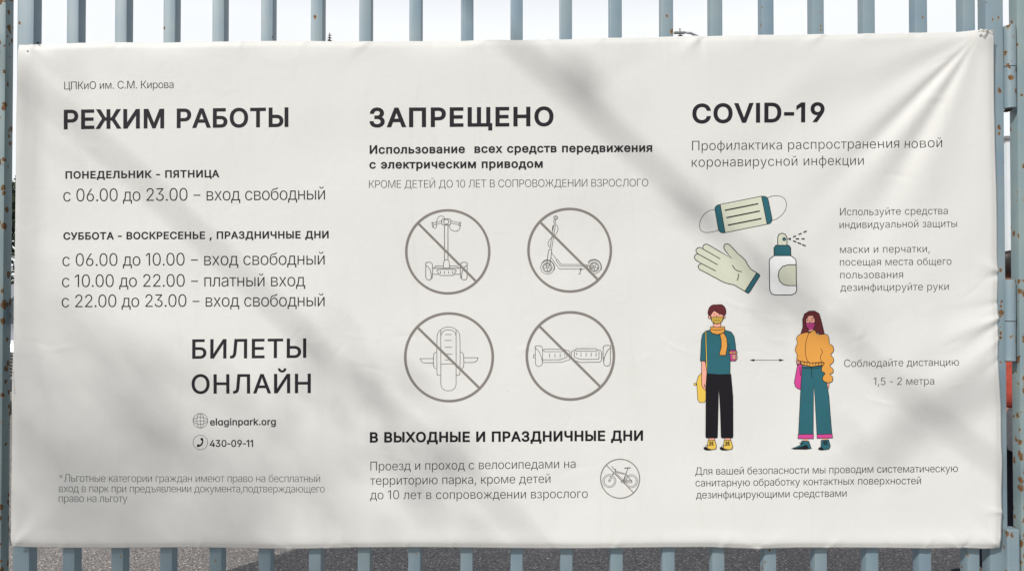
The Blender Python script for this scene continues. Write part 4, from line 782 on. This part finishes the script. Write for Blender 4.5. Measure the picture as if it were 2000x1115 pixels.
d.each(YELLOW, strap_print=[ST], mask_print=[MK], shoe_print=[S1, [(x + 113, y) for x, y in S1]])
SO = [(123, 1054), (135, 1048), (160, 1064), (190, 1069), (165, 1075), (135, 1074), (123, 1066)]
d.stroke(ST, w, True).stroke(MK, w, True).stroke([(183, 150), (250, 149)], w).stroke([(185, 160), (248, 159)], w).stroke([(190, 170), (240, 169)], w)
for dx in (0, 113):
    d.stroke([(x + dx, y) for x, y in S1], w, True).fill([(x + dx, y) for x, y in SO])
    for yy in (1012, 1022, 1032): d.stroke([(163 + dx, yy), (190 + dx, yy + 8)], w).stroke([(190 + dx, yy), (163 + dx, yy + 8)], w)
    d.stroke([(137 + dx, 1040), (165 + dx, 1042)], w)
d.done('outline_print', INKB)
S_A = [(170, 207), (215, 213), (268, 207), (269, 243), (244, 257), (215, 262), (185, 255), (167, 240)]; S_B = [(235, 263), (262, 250), (283, 288), (288, 340), (277, 408), (235, 408), (232, 396), (246, 350), (245, 300)]
d.each(ORANGE, scarf_print=[S_B], collar_print=[S_A])
CU = [(303, 374), (351, 374), (346, 446), (310, 446)]; d.fill(CU); d.done('cup_print', PINK)
HD = [(326, 404), (350, 404), (356, 420), (350, 437), (324, 432), (320, 418)]; d.fill(HD, True); d.done('hand_print', SKIN)
d.stroke(S_B, w, True).stroke(S_A, w, True).stroke([(172, 225), (215, 232), (262, 224)], w, sm=True).stroke(CU, w, True).stroke(HD, w, True, True).stroke([(324, 414), (352, 414)], w * .8).stroke([(324, 424), (352, 425)], w * .8)
d.stroke([(299, 384), (355, 384), (355, 395), (299, 395)], w, True); d.done('outline_print', INKB)
d.fill([(301, 387), (353, 387), (353, 392), (301, 392)]); d.done('cup_band_print', YELLOW)

ic = icon('masked_woman_picture', 'printed figure in orange jacket, teal trousers with pink cuffs and pink bag')
d = Draw(*Q, ic)
BG = [(785, 470), (770, 545), (760, 600), (768, 630), (785, 643), (808, 652), (815, 600), (819, 475)]
d.fill(BG); d.done('bag_print', PINK)
HR = [(807, 258), (822, 212), (821, 155), (835, 118), (868, 98), (905, 97), (937, 116), (951, 160), (973, 256), (945, 262), (900, 240), (860, 245), (838, 262)]
d.fill(HR); d.done('hair_print', HAIR)
FC = [(845, 152), (862, 132), (893, 128), (907, 158), (906, 195), (892, 222), (862, 226), (845, 200)]; NK = [(862, 215), (897, 215), (900, 245), (862, 248)]
HN = [(774, 446), (800, 438), (806, 468), (780, 478)]; HN2 = [(986, 598), (1005, 598), (1001, 638), (991, 656)]
d.each(SKIN, neck_print=[NK], face_print=[FC], hand_print=[HN, HN2], ankle_print=[[(818, 990), (858, 990), (857, 1012), (820, 1010)], [(955, 990), (995, 990), (994, 1004), (955, 1004)]])
d.stroke(BG, w, True).stroke(HR, w, True).stroke(NK, w, True).stroke(FC, w, True).stroke(HN, w, True).stroke(HN2, w, True).stroke([(778, 456), (802, 455)], w * .7).stroke([(779, 466), (802, 465)], w * .7)
d.stroke([(856, 158), (856, 168)], w).stroke([(887, 156), (887, 167)], w).stroke([(873, 165), (871, 180)], w).stroke([(848, 150), (860, 148)], w).stroke([(882, 148), (896, 149)], w); d.stroke([(800, 490), (803, 545), (812, 553)], w); d.done('outline_print', INKB)
TW = [(815, 485), (802, 700), (788, 965), (892, 965), (894, 700), (895, 615), (905, 700), (918, 965), (1024, 962), (1003, 700), (985, 590), (962, 480), (880, 492)]
SW1 = [(738, 1062), (770, 1052), (800, 1038), (812, 1007), (860, 1010), (878, 1062), (840, 1067), (780, 1066)]; SW2 = [(948, 1004), (1000, 1000), (1012, 1043), (1003, 1066), (965, 1072), (945, 1050)]
d.each(TEAL, trousers_print=[TW], shoe_print=[SW1, SW2])
d.stroke(TW, w, True).stroke(SW1, w, True).stroke(SW2, w, True).stroke([(880, 490), (882, 562), (894, 570)], w).fill([(738, 1063), (800, 1052), (845, 1035), (862, 1060), (850, 1067), (760, 1068)]).fill([(923, 1067), (935, 1052), (950, 1052), (970, 1070), (990, 1070), (945, 1075)])
for yy in (1008, 1018, 1028): d.stroke([(963, yy), (990, yy + 8)], w).stroke([(990, yy), (963, yy + 8)], w)
d.stroke([(795, 1020), (815, 1030)], w).stroke([(800, 1032), (822, 1022)], w); d.stroke([(816, 495), (880, 502), (958, 492)], w, sm=True); d.done('outline_print', INKB)
C1 = [(785, 963), (893, 961), (892, 993), (784, 992)]; C2 = [(918, 964), (1025, 960), (1027, 988), (918, 990)]; MW = [(842, 183), (906, 180), (903, 210), (890, 226), (866, 228), (848, 210)]
d.each(PINK, cuff_print=[C1, C2], mask_print=[MW])
d.stroke(C1, w, True).stroke(C2, w, True).stroke(MW, w, True).stroke([(848, 193), (900, 191)], w).stroke([(850, 203), (900, 201)], w).stroke([(855, 213), (895, 212)], w); d.done('outline_print', INKB)
JK = [(850, 248), (866, 252), (903, 234), (925, 262), (985, 262), (1003, 288), (1006, 325), (1030, 345), (1034, 378), (1015, 404), (1032, 428), (1031, 455), (1008, 480), (1029, 505), (1028, 530), (1008, 540), (1027, 562), (1022, 592), (990, 600), (962, 585), (958, 562), (974, 535), (953, 520), (953, 492), (966, 470), (962, 462), (880, 462), (800, 450), (777, 432), (781, 408), (767, 370), (782, 322), (777, 288), (800, 262)]
WB = [(802, 449), (880, 462), (966, 456), (966, 476), (880, 488), (812, 474)]
d.fill(JK, False).fill(WB); d.done('jacket_print', ORANGE)
d.stroke(JK, w, True, True).stroke(WB, w, True).stroke([(866, 250), (846, 300), (838, 370), (845, 430), (863, 460)], w, sm=True).stroke([(946, 362), (956, 385), (943, 420), (950, 455)], w, sm=True)
for x in (828, 848, 868, 888, 908, 928, 948): d.stroke([(x, 460), (x + 2, 480)], w)
d.done('outline_print', INKB)
ic = icon('distance_arrow_picture', 'thin double headed arrow between the two printed people')
d = Draw(*Q, ic); d.stroke([(475, 443), (660, 443)], 3.4).fill([(445, 443), (480, 434), (480, 452)]).fill([(690, 443), (655, 434), (655, 452)]); d.done('arrow_print', INKB)

# eyelet, tie cord and scuffs of the banner
p = on_cloth(53., 100., 0.0004)
mb = MB(); mb.tube([p + np.array([0, 0.001, 0]), p + np.array([0, -0.0012, 0])], 0.0022, 12); mb.build('rivet', BLACK, banner)
mb = MB(); mb.tube([P(74, 86, .004), P(72, 83.5, .012), P(76, 83.5, .02)], 0.0016, 6); mb.build('tie_wire', BLACK, banner)
cord = vary('white_cord', (0.72, 0.70, 0.63), 0.7, 300, .1)
mb = MB(); mb.tube([P(1912, 62, -.016), P(1916, 58.5, -.017), P(1921, 61.5, -.019), P(1926, 59.5, -.014), P(1930, 61, -.004)], 0.0028, 8)
mb.tube([P(1926, 61, -.006), P(1934, 60.5, -.004), P(1943, 61, .0)], 0.0016, 6); mb.build('tie_cord', cord, banner, True)
mb = MB(); q1 = on_cloth(25.5, 725., .0006); q2 = on_cloth(27., 745., .0006); q3 = on_cloth(29.5, 770., .0006); mb.tube([q1, q2, q3], 0.0004, 5); mb.build('scratch', vary('scuff', (.35, .3, .22), .8), banner)

# ------------------------------------------------------------------ gate leaf with bars, stiles, rails, hinges
YB = 0.034
gate = empty('gate', (0, YB, 0))
tag(gate, 'rusty blue grey steel gate leaf of upright square bars behind the banner', 'gate')
def xw(px, py=40, Y=YB): return float(P(px, py, Y)[0])
SX = (F and D + YB) / F
def bar_mesh(name, wd, dp, z0, z1, bev=0.004, c=0):
    mb = MB(); mb.box((c, dp / 2, (z0 + z1) / 2), (wd, dp, z1 - z0))
    o = mb.build(name, None, None, True, bev); me = o.data; bpy.data.objects.remove(o)
    try: me.set_sharp_from_angle(angle=R(40))
    except Exception: pass
    return me
BARS = [142, 235.5, 330.5, 426.5, 521.5, 618.5, 713, 811, 912, 1009, 1105.5, 1203, 1303, 1399.5, 1499.5, 1598, 1697.5, 1799, 1893.5]
bme_ = bar_mesh('bar', 0.0385, 0.040, 0.16, 2.62, 0.0045)
bme_.materials.append(M_BAR)
for k, px in enumerate(BARS):
    o = bpy.data.objects.new('bar', bme_); COL.objects.link(o); o.parent = gate
    o.location = (xw(px), rnd.uniform(-.002, .002), 0); o.rotation_euler.z = R(rnd.uniform(-1.2, 1.2))
def stile(px0, px1, name='stile', mat=M_STILE, y0=0.0, dp=.042, z0=.08, z1=2.7, parent=gate):
    a, b_ = xw(px0), xw(px1); me = bar_mesh(name, b_ - a, dp, z0, z1, .005); me.materials.append(mat)
    o = bpy.data.objects.new(name, me); COL.objects.link(o); o.parent = parent; o.location = ((a + b_) / 2, y0, 0); return o
stile(33, 66, mat=paint_rust('left_stile_paint', 1.30, 2.0)); stile(1925, 1960)
xa, xb = xw(66), xw(1925)
for z in (0.16, 2.62):
    mb = MB(); mb.box(((xa + xb) / 2, .021, z + (-.02 if z < 1 else .02)), (xb - xa - .004, .036, .04)); mb.build('rail', M_STILE, gate, False, .003)
mb = MB(); mb.box(((xa + xb) / 2, .052, 1.32), (xb - xa - .004, .024, .03)); mb.build('rail', M_STILE, gate, False, .003)

# hinges between gate and right hand post: knuckles are part of the gate
def knuckle(px, ya, yb, r, Y, sq=False):
    z1 = float(P(px, ya, Y)[2]); z0 = float(P(px, yb, Y)[2]); x = float(P(px, ya, Y)[0])
    mb = MB()
    if sq: mb.box((x, Y - YB, (z0 + z1) / 2), (2 * r, 2 * r, z1 - z0)); mb.build('hinge_knuckle', M_STILE, gate, False, .004)
    else: mb.tube([(x, Y - YB, z0), (x, Y - YB, z1)], r, 24); o = mb.build('hinge_knuckle', M_STILE, gate, True); o.data.set_sharp_from_angle(angle=R(40))
pin = vary('rusty_iron', (.09, .04, .02), .9, 80, .4)
for (ya, ym, yb, r, sq) in ((52, 132, 212, .0175, False), (546, 627, 704, .0165, False), (1030, 1130, 1230, .019, True)):
    knuckle(1971.5, ya, ym - .8, r, .034, sq); knuckle(1971.5, ym + .8, yb, r, .034, sq)
    z = float(P(1971, ym, .034)[2]); x = xw(1971.5, ym, .034)
    mb = MB(); mb.tube([(x, .034 - YB, z - .01), (x, .034 - YB, z + .01)], r * .8, 16); mb.build('hinge_pin', pin, gate)
    for yy, zz in ((yb, -.0), (ym, 0)):
        z = float(P(1971, yy, .034)[2]); mb = MB(); mb.box((xw(1979, 557, .034), .02, z - .002), (.016, .024, .0045)); mb.build('hinge_weld', pin, gate)
# latch plate by the left stile
z1, z0 = float(P(24, 588, .05)[2]), float(P(24, 633, .05)[2])
mb = MB(); mb.box((xw(26, 610, .045), .03, (z0 + z1) / 2), (.03, .018, z1 - z0)); mb.build('latch_plate', M_STILE, gate, False, .002)

# posts
def post(px0, px1, label):
    a, b_ = xw(px0), xw(px1); me = bar_mesh('gate_post', b_ - a, .040, 0, 2.85, .007); me.materials.append(M_POST)
    o = bpy.data.objects.new('gate_post', me); COL.objects.link(o); o.location = ((a + b_) / 2, YB - .002, 0)
    return tag(o, label, 'post', 'gate posts either side of the gate leaf')
post(-40, 12, 'rust spotted blue grey post at the left edge, beside the banner')
post(1985, 2040, 'rust spotted blue grey post at the right edge, carrying the hinges')

# unseen second leaf, added with a sheet panel to shade the ground behind
g2 = empty('gate', (xw(-44) - .02, YB, 0)); tag(g2, 'unseen blue grey gate leaf left of the left post, added with a steel panel for shade', 'gate')
me3 = bar_mesh('bar', 0.0385, 0.040, 0.16, 2.62, .0045); me3.materials.append(M_BAR)
for k in range(9):
    o = bpy.data.objects.new('bar', me3); COL.objects.link(o); o.parent = g2; o.location = (-.05 - k * .152, 0, 0)
for z in (.14, 2.64): mb = MB(); mb.box((-.66, .02, z), (1.34, .036, .04)); mb.build('rail', M_STILE, g2, False, .003)
mb = MB(); mb.box((-.63, .045, 1.3), (1.38, .004, 1.9)); mb.build('added_shade_panel', M_STILE, g2)

# ------------------------------------------------------------------ vegetation
BARK = vary('bark', (.12, .09, .065), .9, 14, .35, .2, .6)
LEAF = vary('leaf', (.055, .095, .03), .55, 1.3, .45, .4); LEAFD = vary('dark_leaf', (.028, .05, .022), .6, 1.1, .5, .3)
def leaf_cloud(mb, c, rad, n, size, rs, flat_=1.0):
    for _ in range(n):
        d_ = Vector((rs.gauss(0, 1), rs.gauss(0, 1), rs.gauss(0, 1))); d_.normalize(); d_ *= rad * rs.random() ** .4; d_.z *= flat_
        p_ = Vector(c) + d_; s = size * rs.uniform(.6, 1.3)
        a = Vector((rs.gauss(0, 1), rs.gauss(0, 1), rs.gauss(0, .6))).normalized(); b_ = a.cross(Vector((rs.gauss(0, 1), rs.gauss(0, 1), rs.gauss(0, 1)))).normalized()
        mb.add([p_ - a * s, p_ + b_ * s * .45, p_ + a * s, p_ - b_ * s * .45], [(0, 1, 2, 3)])

# the street tree behind the viewer whose boughs shade the banner
LEN = 11.0
def caster(px, py, L_=LEN):
    p_ = Vector(P(px, py, 0.0)); return p_ - sd * L_
tree = empty('tree', (-12.9, -8.8, 0)); tag(tree, 'broad street tree behind the viewer, its drooping boughs shading the banner', 'tree')
tl = Vector(tree.location)
def tpart(mb, name, mat, smooth=True):
    o = mb.build(name, mat, tree, smooth); o.matrix_parent_inverse = Matrix.Translation(-tl); return o
top = Vector((-11.9, -8.2, 12.5))
mb = MB(); mb.tube([tl, tl + Vector((.05, .1, 1.5)), tl + Vector((.2, .2, 6)), top, top + Vector((.1, .2, 2.2)), top + Vector((-.3, .1, 4.0))], [.38, .30, .25, .16, .10, .03], 14); tpart(mb, 'trunk', BARK)
def bough(pts, rad):
    mb = MB(); n = len(pts); mb.tube(pts, [float(np.interp(i, np.linspace(0, n - 1, len(rad)), rad)) for i in range(n)], 8); tpart(mb, 'limb', BARK)
bough([top - Vector((0, 0, .4)), top + Vector((2.2, 1.0, .9)), caster(620, -420, 11.4), caster(860, -110), caster(980, 65), caster(1115, 180), caster(1330, 365), caster(1500, 535), caster(1640, 650), caster(1800, 790), caster(1930, 890), caster(2050, 960)], [.10, .07, .05, .03, .015, .0165, .016, .013, .008, .013, .012, .010])
bough([top - Vector((0, 0, 1.0)), top + Vector((1.2, .8, .2)), caster(-420, -420, 11.4), caster(-160, -40), caster(40, 150), caster(250, 330), caster(430, 500), caster(640, 700), caster(820, 860), caster(960, 970), caster(1080, 1100)], [.10, .07, .05, .03, .012, .0125, .012, .012, .011, .011, .010])
bough([caster(1640, 650), caster(1720, 560, 11.2)], [.014, .004])
bough([caster(1640, 930), caster(1760, 850), caster(1830, 790), caster(1960, 730)], [.004, .018, .022, .018])
bough([caster(1090, 158), caster(1135, 175, 10.9), caster(1160, 120, 10.8)], [.018, .012, .004])
bough([caster(40, 150), caster(0, 620, 13), caster(60, 860, 14.8), caster(260, 1000, 16)], [.016, .012, .009, .004])
rs = random.Random(11); mb = MB()
for (px, py, rad, n, L_) in ((1112, 172, .07, 12, 11), (1345, 378, .06, 9, 11), (1500, 540, .12, 14, 11), (1620, 625, .1, 8, 11), (1808, 795, .08, 14, 11), (1720, 860, .1, 5, 11), (660, 720, .12, 14, 11), (780, 840, .2, 26, 11.1), (860, 960, .25, 34, 11.1), (640, 930, .25, 20, 11.1),
                             (120, 950, .42, 240, 16), (330, 990, .40, 230, 16), (60, 780, .38, 100, 15.6), (480, 1030, .36, 130, 15.8), (200, 860, .38, 130, 15.6), (-120, 1000, .4, 160, 15.6), (90, 200, .14, 12, 11), (250, 1100, .5, 240, 16), (650, 1060, .4, 90, 15.8)):
    leaf_cloud(mb, caster(px, py, L_), rad, n, .036, rs)
for _ in range(46):
    c = top + Vector((rs.uniform(-3.4, 1.2), rs.uniform(-3.2, 1.2), rs.uniform(1.0, 4.8))); leaf_cloud(mb, c, .8, 90, .06, rs)
o = tpart(mb, 'foliage', LEAF, False); o['kind'] = 'stuff'

# far broadleaf trees behind the fence
def far_tree_meshes(seed, h, wd):
    rs = random.Random(seed); t = MB(); t.tube([(0, 0, 0), (.05, 0, h * .3), (0, .05, h * .7)], [.18, .13, .05], 8)
    for k in range(6):
        a = k * 1.05; t.tube([(0, 0, h * (.25 + .06 * k)), (math.cos(a) * wd * .6, math.sin(a) * wd * .6, h * (.5 + .06 * k))], [.06, .02], 5)
    c = MB()
    for _ in range(34):
        z = rs.uniform(.18, 1.0); rr = wd * math.sqrt(max(.05, 1 - ((z - .5) / .55) ** 2))
        a = rs.uniform(0, 6.28); leaf_cloud(c, (math.cos(a) * rr * .7, math.sin(a) * rr * .7, h * z), wd * .36, 90, .16, rs)
    to = t.build('trunk', BARK, None, True); co_ = c.build('crown', LEAFD, None); a, b_ = to.data, co_.data
    bpy.data.objects.remove(to); bpy.data.objects.remove(co_); return a, b_
protos = [far_tree_meshes(3, 4.7, 2.2), far_tree_meshes(4, 5.3, 2.5)]
for k, (x, y, s, lb) in enumerate(((-16.6, 21.5, 1.0, 'dark green bushy tree seen in the slit beside the left post'), (-20.5, 23, 1.08, 'dark green tree farther left beyond the fence, outside the left post'),
                                   (-12.4, 24, .8, 'lower dark green tree hidden behind the left of the banner'))):
    e_ = empty('tree', (x, y, 0)); tag(e_, lb, 'tree', 'dark trees beyond the fence'); e_.rotation_euler.z = k * 1.3; e_.scale = (s, s, s)
    for nm, me, mt in (('trunk', protos[k % 2][0], BARK), ('crown', protos[k % 2][1], LEAFD)):
        o = bpy.data.objects.new(nm, me); COL.objects.link(o); o.parent = e_

# spruces whose tips just clear the banner
def spruce(px, py, Y, label):
    p_ = P(px, py, Y); h = float(p_[2]); e_ = empty('spruce_tree', (float(p_[0]), Y, 0)); tag(e_, label, 'tree', 'spruces with tips above the banner')
    rs = random.Random(int(px)); t = MB(); t.tube([(0, 0, 0), (0, 0, h * .5), (0, 0, h)], [.22, .12, .025], 8); t.build('trunk', BARK, e_, True)
    c = MB(); z = 1.5
    while z < h - .1:
        r_ = (h - z) * .26 + .06; n = max(5, int(r_ * 6))
        for k in range(n):
            a = rs.uniform(0, 6.28); l = r_ * rs.uniform(.7, 1.1); dx, dy = math.cos(a), math.sin(a); ww = .08 + l * .16
            c.add([(0, 0, z), (dx * l * .5 - dy * ww, dy * l * .5 + dx * ww, z - l * .12), (dx * l, dy * l, z - l * .18 + .12 * l), (dx * l * .5 + dy * ww, dy * l * .5 - dx * ww, z - l * .16)], [(0, 1, 2, 3)])
        z += .17 if h - z > 2.5 else .12
    c.build('crown', LEAFD, e_)
spruce(644, 65, 34, 'dark spruce whose thin tip shows above the banner left of centre')
spruce(1328, 56, 30, 'dark spruce whose thin tip shows above the banner beside the curved lamp arm')

# street lamp with curved arm
steel = vary('galvanised', (.25, .28, .28), .5, 6, .15, .5, 0, .3)
Yl = 26.0
lamp = empty('street_lamp', (float(P(1378, 80, Yl)[0]), Yl, 0)); tag(lamp, 'street lamp with curved steel arm just above the banner edge', 'street lamp')
zt = float(P(1340, 64, Yl)[2]); x0 = float(P(1337, 64, Yl)[0]) - lamp.location.x
mb = MB(); mb.tube([(0, 0, 0), (0, 0, zt - 1.4)], [.09, .06], 12); mb.build('pole', steel, lamp, True)
mb = MB(); mb.tube([(0, 0, zt - 1.4), (0, 0, zt - .9), (-.1, 0, zt - .45), (-.28, 0, zt - .16), (x0 * .7, 0, zt - .03), (x0, 0, zt)], [.045] * 5 + [.035], 10); mb.build('arm', steel, lamp, True)
mb = MB(); mb.box((x0 - .2, 0, zt - .01), (.42, .16, .07)); mb.build('lamp_head', steel, lamp, False, .02)

# ------------------------------------------------------------------ parked car seen as a sliver left of the banner
CARY = 6.8; cx0 = float(P(25, 600, CARY)[0])
car = empty('parked_car', (cx0 - .25, CARY, 0)); tag(car, 'silver parked car facing the fence, in the slit beside the left post', 'car')
silver = vary('silver_paint', (.45, .46, .48), .25, 3, .04, .6, 0, .5); glass, _, gb = new_mat('car_glass', (.03, .04, .045), .05, .8); blk = vary('black_rubber', (.02, .02, .02), .7, 30, .2); chrome = vary('chrome', (.6, .6, .6), .15, 8, .05, .5, 0, 1.0); lampm = vary('headlight_lens', (.75, .78, .8), .1, 8, .05, .8)
side = [(0.0, .35), (0.0, .78), (.08, .95), (.95, 1.12), (1.62, 1.66), (2.1, 1.72), (3.4, 1.68), (4.15, 1.15), (4.3, .9), (4.3, .35)]
def yz_prism(mb, poly, xa_, xb_): n = len(poly); return mb.add([(xa_, y, z) for y, z in poly] + [(xb_, y, z) for y, z in poly], [tuple(range(n)), tuple(reversed(range(n, 2 * n)))] + [(i, i + n, (i + 1) % n + n, (i + 1) % n) for i in range(n)])
mb = MB(); yz_prism(mb, side, -.9, .9); mb.build('body', silver, car, False, .06)
mb = MB(); mb.add([(-.72, 1.02, 1.17), (.72, 1.02, 1.17), (.64, 1.58, 1.63), (-.64, 1.58, 1.63)], [(0, 1, 2, 3)]); o = mb.build('windscreen', glass, car); o.location = (0, -.012, .012)
for sx in (-1, 1):
    mb = MB(); yz_prism(mb, [(1.25, 1.2), (1.72, 1.6), (3.3, 1.58), (3.8, 1.2)], sx * .9, sx * .908); mb.build('side_window', glass, car)
    for y_ in (.85, 3.45):
        mb = MB(); mb.tube([(sx * .93, y_, .34), (sx * .70, y_, .34)], .34, 24); wl = mb.build('wheel', blk, car); mb = MB(); mb.tube([(sx * .94, y_, .34), (sx * .90, y_, .34)], .2, 16); mb.build('rim', chrome, wl)
    mb = MB(); mb.box((sx * .66, -.01, .86), (.34, .06, .13)); mb.build('headlight', lampm, car, False, .02)
mb = MB(); mb.box((0, -.012, .66), (.98, .03, .30)); gl_ = mb.build('grille', blk, car)
for k in range(7): mb = MB(); mb.box((0, -.034, .54 + k * .04), (.96, .012, .014)); mb.build('slat', chrome, gl_)
mb = MB(); mb.box((0, -.03, .40), (1.7, .1, .14)); mb.build('bumper', blk, car, False, .02)

# pale building far right
BY = 58.0
conc = vary('pale_concrete', (.62, .66, .68), .8, .3, .06); win, _, _ = new_mat('window_glass', (.12, .15, .18), .1, .8)
xb0 = float(P(1966, 272, BY)[0]); hb_ = float(P(1966, 272, BY)[2])
bl = empty('apartment_building', (xb0, BY, 0)); tag(bl, 'tall pale building seen through the slit left of the right post', 'building')
mb = MB(); mb.box((7, 6, hb_ / 2), (14, 12, hb_)); mb.build('wall', conc, bl)
mb = MB(); mb.box((7, 6, hb_ + .1), (14.4, 12.4, .25)); mb.build('roof', vary('roof_felt', (.2, .2, .2), .9), bl)
for i in range(4):
    for j in range(4):
        f_ = MB().box((1.8 + i * 3.4, -.02, 1.6 + j * (hb_ / 4.2)), (1.5, .08, 1.5)).build('window', conc, bl); MB().box((1.8 + i * 3.4, -.075, 1.6 + j * (hb_ / 4.2)), (1.3, .03, 1.3)).build('pane', win, f_)

# ------------------------------------------------------------------ person behind the right of the gate
PX, PY = float(P(1969, 557, 1.46)[0]) - .03, 1.46
person = empty('person', (PX, PY, 0)); person.rotation_euler.z = R(15); tag(person, 'person with dark hair in a red top standing behind the right hinges', 'person')
skinm = vary('skin', (.50, .27, .19), .5, 30, .08); redc = vary('red_cloth', (.42, .07, .045), .85, 60, .2); darkc = vary('navy_cloth', (.02, .022, .035), .9, 60, .3); hairm = vary('dark_hair', (.018, .012, .011), .5, 90, .5); greyc = vary('grey_cloth', (.30, .30, .31), .85, 50, .15)
def skinned(name, vs_, es, rad, mat, sub=2, root=0, parent=person):
    me = bpy.data.meshes.new(name); me.from_pydata(vs_, es, []); me.update(); o = bpy.data.objects.new(name, me); COL.objects.link(o)
    o.modifiers.new('skin', 'SKIN'); sv = me.skin_vertices[0].data
    for i, r_ in enumerate(rad): sv[i].radius = r_ if hasattr(r_, '__len__') else (r_, r_)
    sv[root].use_root = True
    s = o.modifiers.new('sub', 'SUBSURF'); s.levels = sub; s.render_levels = sub
    bpy.context.view_layer.update(); m2 = bpy.data.meshes.new_from_object(o.evaluated_get(bpy.context.evaluated_depsgraph_get()))
    bpy.data.objects.remove(o); m2.materials.clear(); m2.materials.append(mat)
    return link(name, m2, mat, parent, True)
def arm(s): return [(s * .19, 0, 1.43), (s * .25, -.02, 1.16), (s * .17, .17, 1.02), (s * .13, .25, 1.0)]
bv = [(0, 0, .98), (0, 0, 1.15), (0, 0, 1.38), (0, .0, 1.49), (0, .015, 1.56), (0, .02, 1.64), (0, .01, 1.70)]
be = [(0, 1), (1, 2), (2, 3), (3, 4), (4, 5), (5, 6)]; br = [(.13, .085), (.11, .08), (.13, .085), .05, .06, (.078, .095), (.06, .075)]
for s in (-1, 1):
    n = len(bv); bv += arm(s); be += [(2, n), (n, n + 1), (n + 1, n + 2), (n + 2, n + 3)]; br += [.055, .043, .036, .030]
    n = len(bv); bv += [(s * .10, 0, .88), (s * .11, .01, .50), (s * .11, -.02, .10), (s * .12, .10, .035)]; be += [(0, n), (n, n + 1), (n + 1, n + 2), (n + 2, n + 3)]; br += [.085, .058, .04, .035]
skinned('body', bv, be, br, skinm)
for s in (-1, 1):
    hx, hy, hz = s * .125, .26, .998
    hv = [(hx, hy, hz), (hx, hy + .045, hz)]; he = [(0, 1)]; hr = [.028, (.038, .018)]
    for k in range(4):
        n = len(hv); ox = (k - 1.5) * .019; l = (.034, .04, .038, .03)[k]
        hv += [(hx + ox, hy + .075, hz), (hx + ox, hy + .075 + l * .7, hz - .012), (hx + ox, hy + .07 + l, hz - .035)]; he += [(1, n), (n, n + 1), (n + 1, n + 2)]; hr += [.0095, .0088, .0075]
    n = len(hv); hv += [(hx - s * .035, hy + .04, hz - .008), (hx - s * .045, hy + .075, hz - .02)]; he += [(0, n), (n, n + 1)]; hr += [.011, .009]
    skinned('hand', hv, he, hr, skinm, 1)
skinned('top', [(0, 0, .90), (0, 0, 1.15), (0, 0, 1.39), (0, 0, 1.47), (-.19, 0, 1.43), (-.235, -.012, 1.24), (.19, 0, 1.43), (.235, -.012, 1.24)], [(0, 1), (1, 2), (2, 3), (2, 4), (4, 5), (2, 6), (6, 7)], [(.185, .145), (.17, .14), (.185, .145), .075, .085, .068, .085, .068], redc)
skinned('trousers', [(0, 0, .97), (-.10, 0, .86), (-.11, .01, .5), (-.11, -.02, .13), (.10, 0, .86), (.11, .01, .5), (.11, -.02, .13)], [(0, 1), (1, 2), (2, 3), (0, 4), (4, 5), (5, 6)], [(.165, .125), .10, .075, .06, .10, .075, .06], darkc)
skinned('hair', [(0, -.01, 1.71), (0, -.03, 1.66), (0, -.05, 1.58)], [(0, 1), (1, 2)], [(.098, .112), (.108, .10), (.085, .06)], hairm)
for s in (-1, 1):
    MB().box((s * .115, .05, .045), (.09, .27, .09)).build('shoe', darkc, person, False, .03)
    e1 = MB(); e1.tube([(s * .03, .108, 1.655), (s * .03, .114, 1.655)], .009, 10); e1.build('eye', hairm, person); e2 = MB(); e2.tube([(s * .083, .0, 1.625), (s * .088, -.005, 1.66)], .014, 8); e2.build('ear', skinm, person, True)
MB().prism([(-.012, 1.60), (.012, 1.60), (.004, 1.645), (-.004, 1.645)], .10, .135).build('nose', skinm, person, False, .003)
MB().box((0, .105, 1.578), (.045, .008, .008)).build('mouth', redc, person)
MB().box((0, -.2, .86), (.30, .14, .22)).build('hip_bag', greyc, person, False, .04)
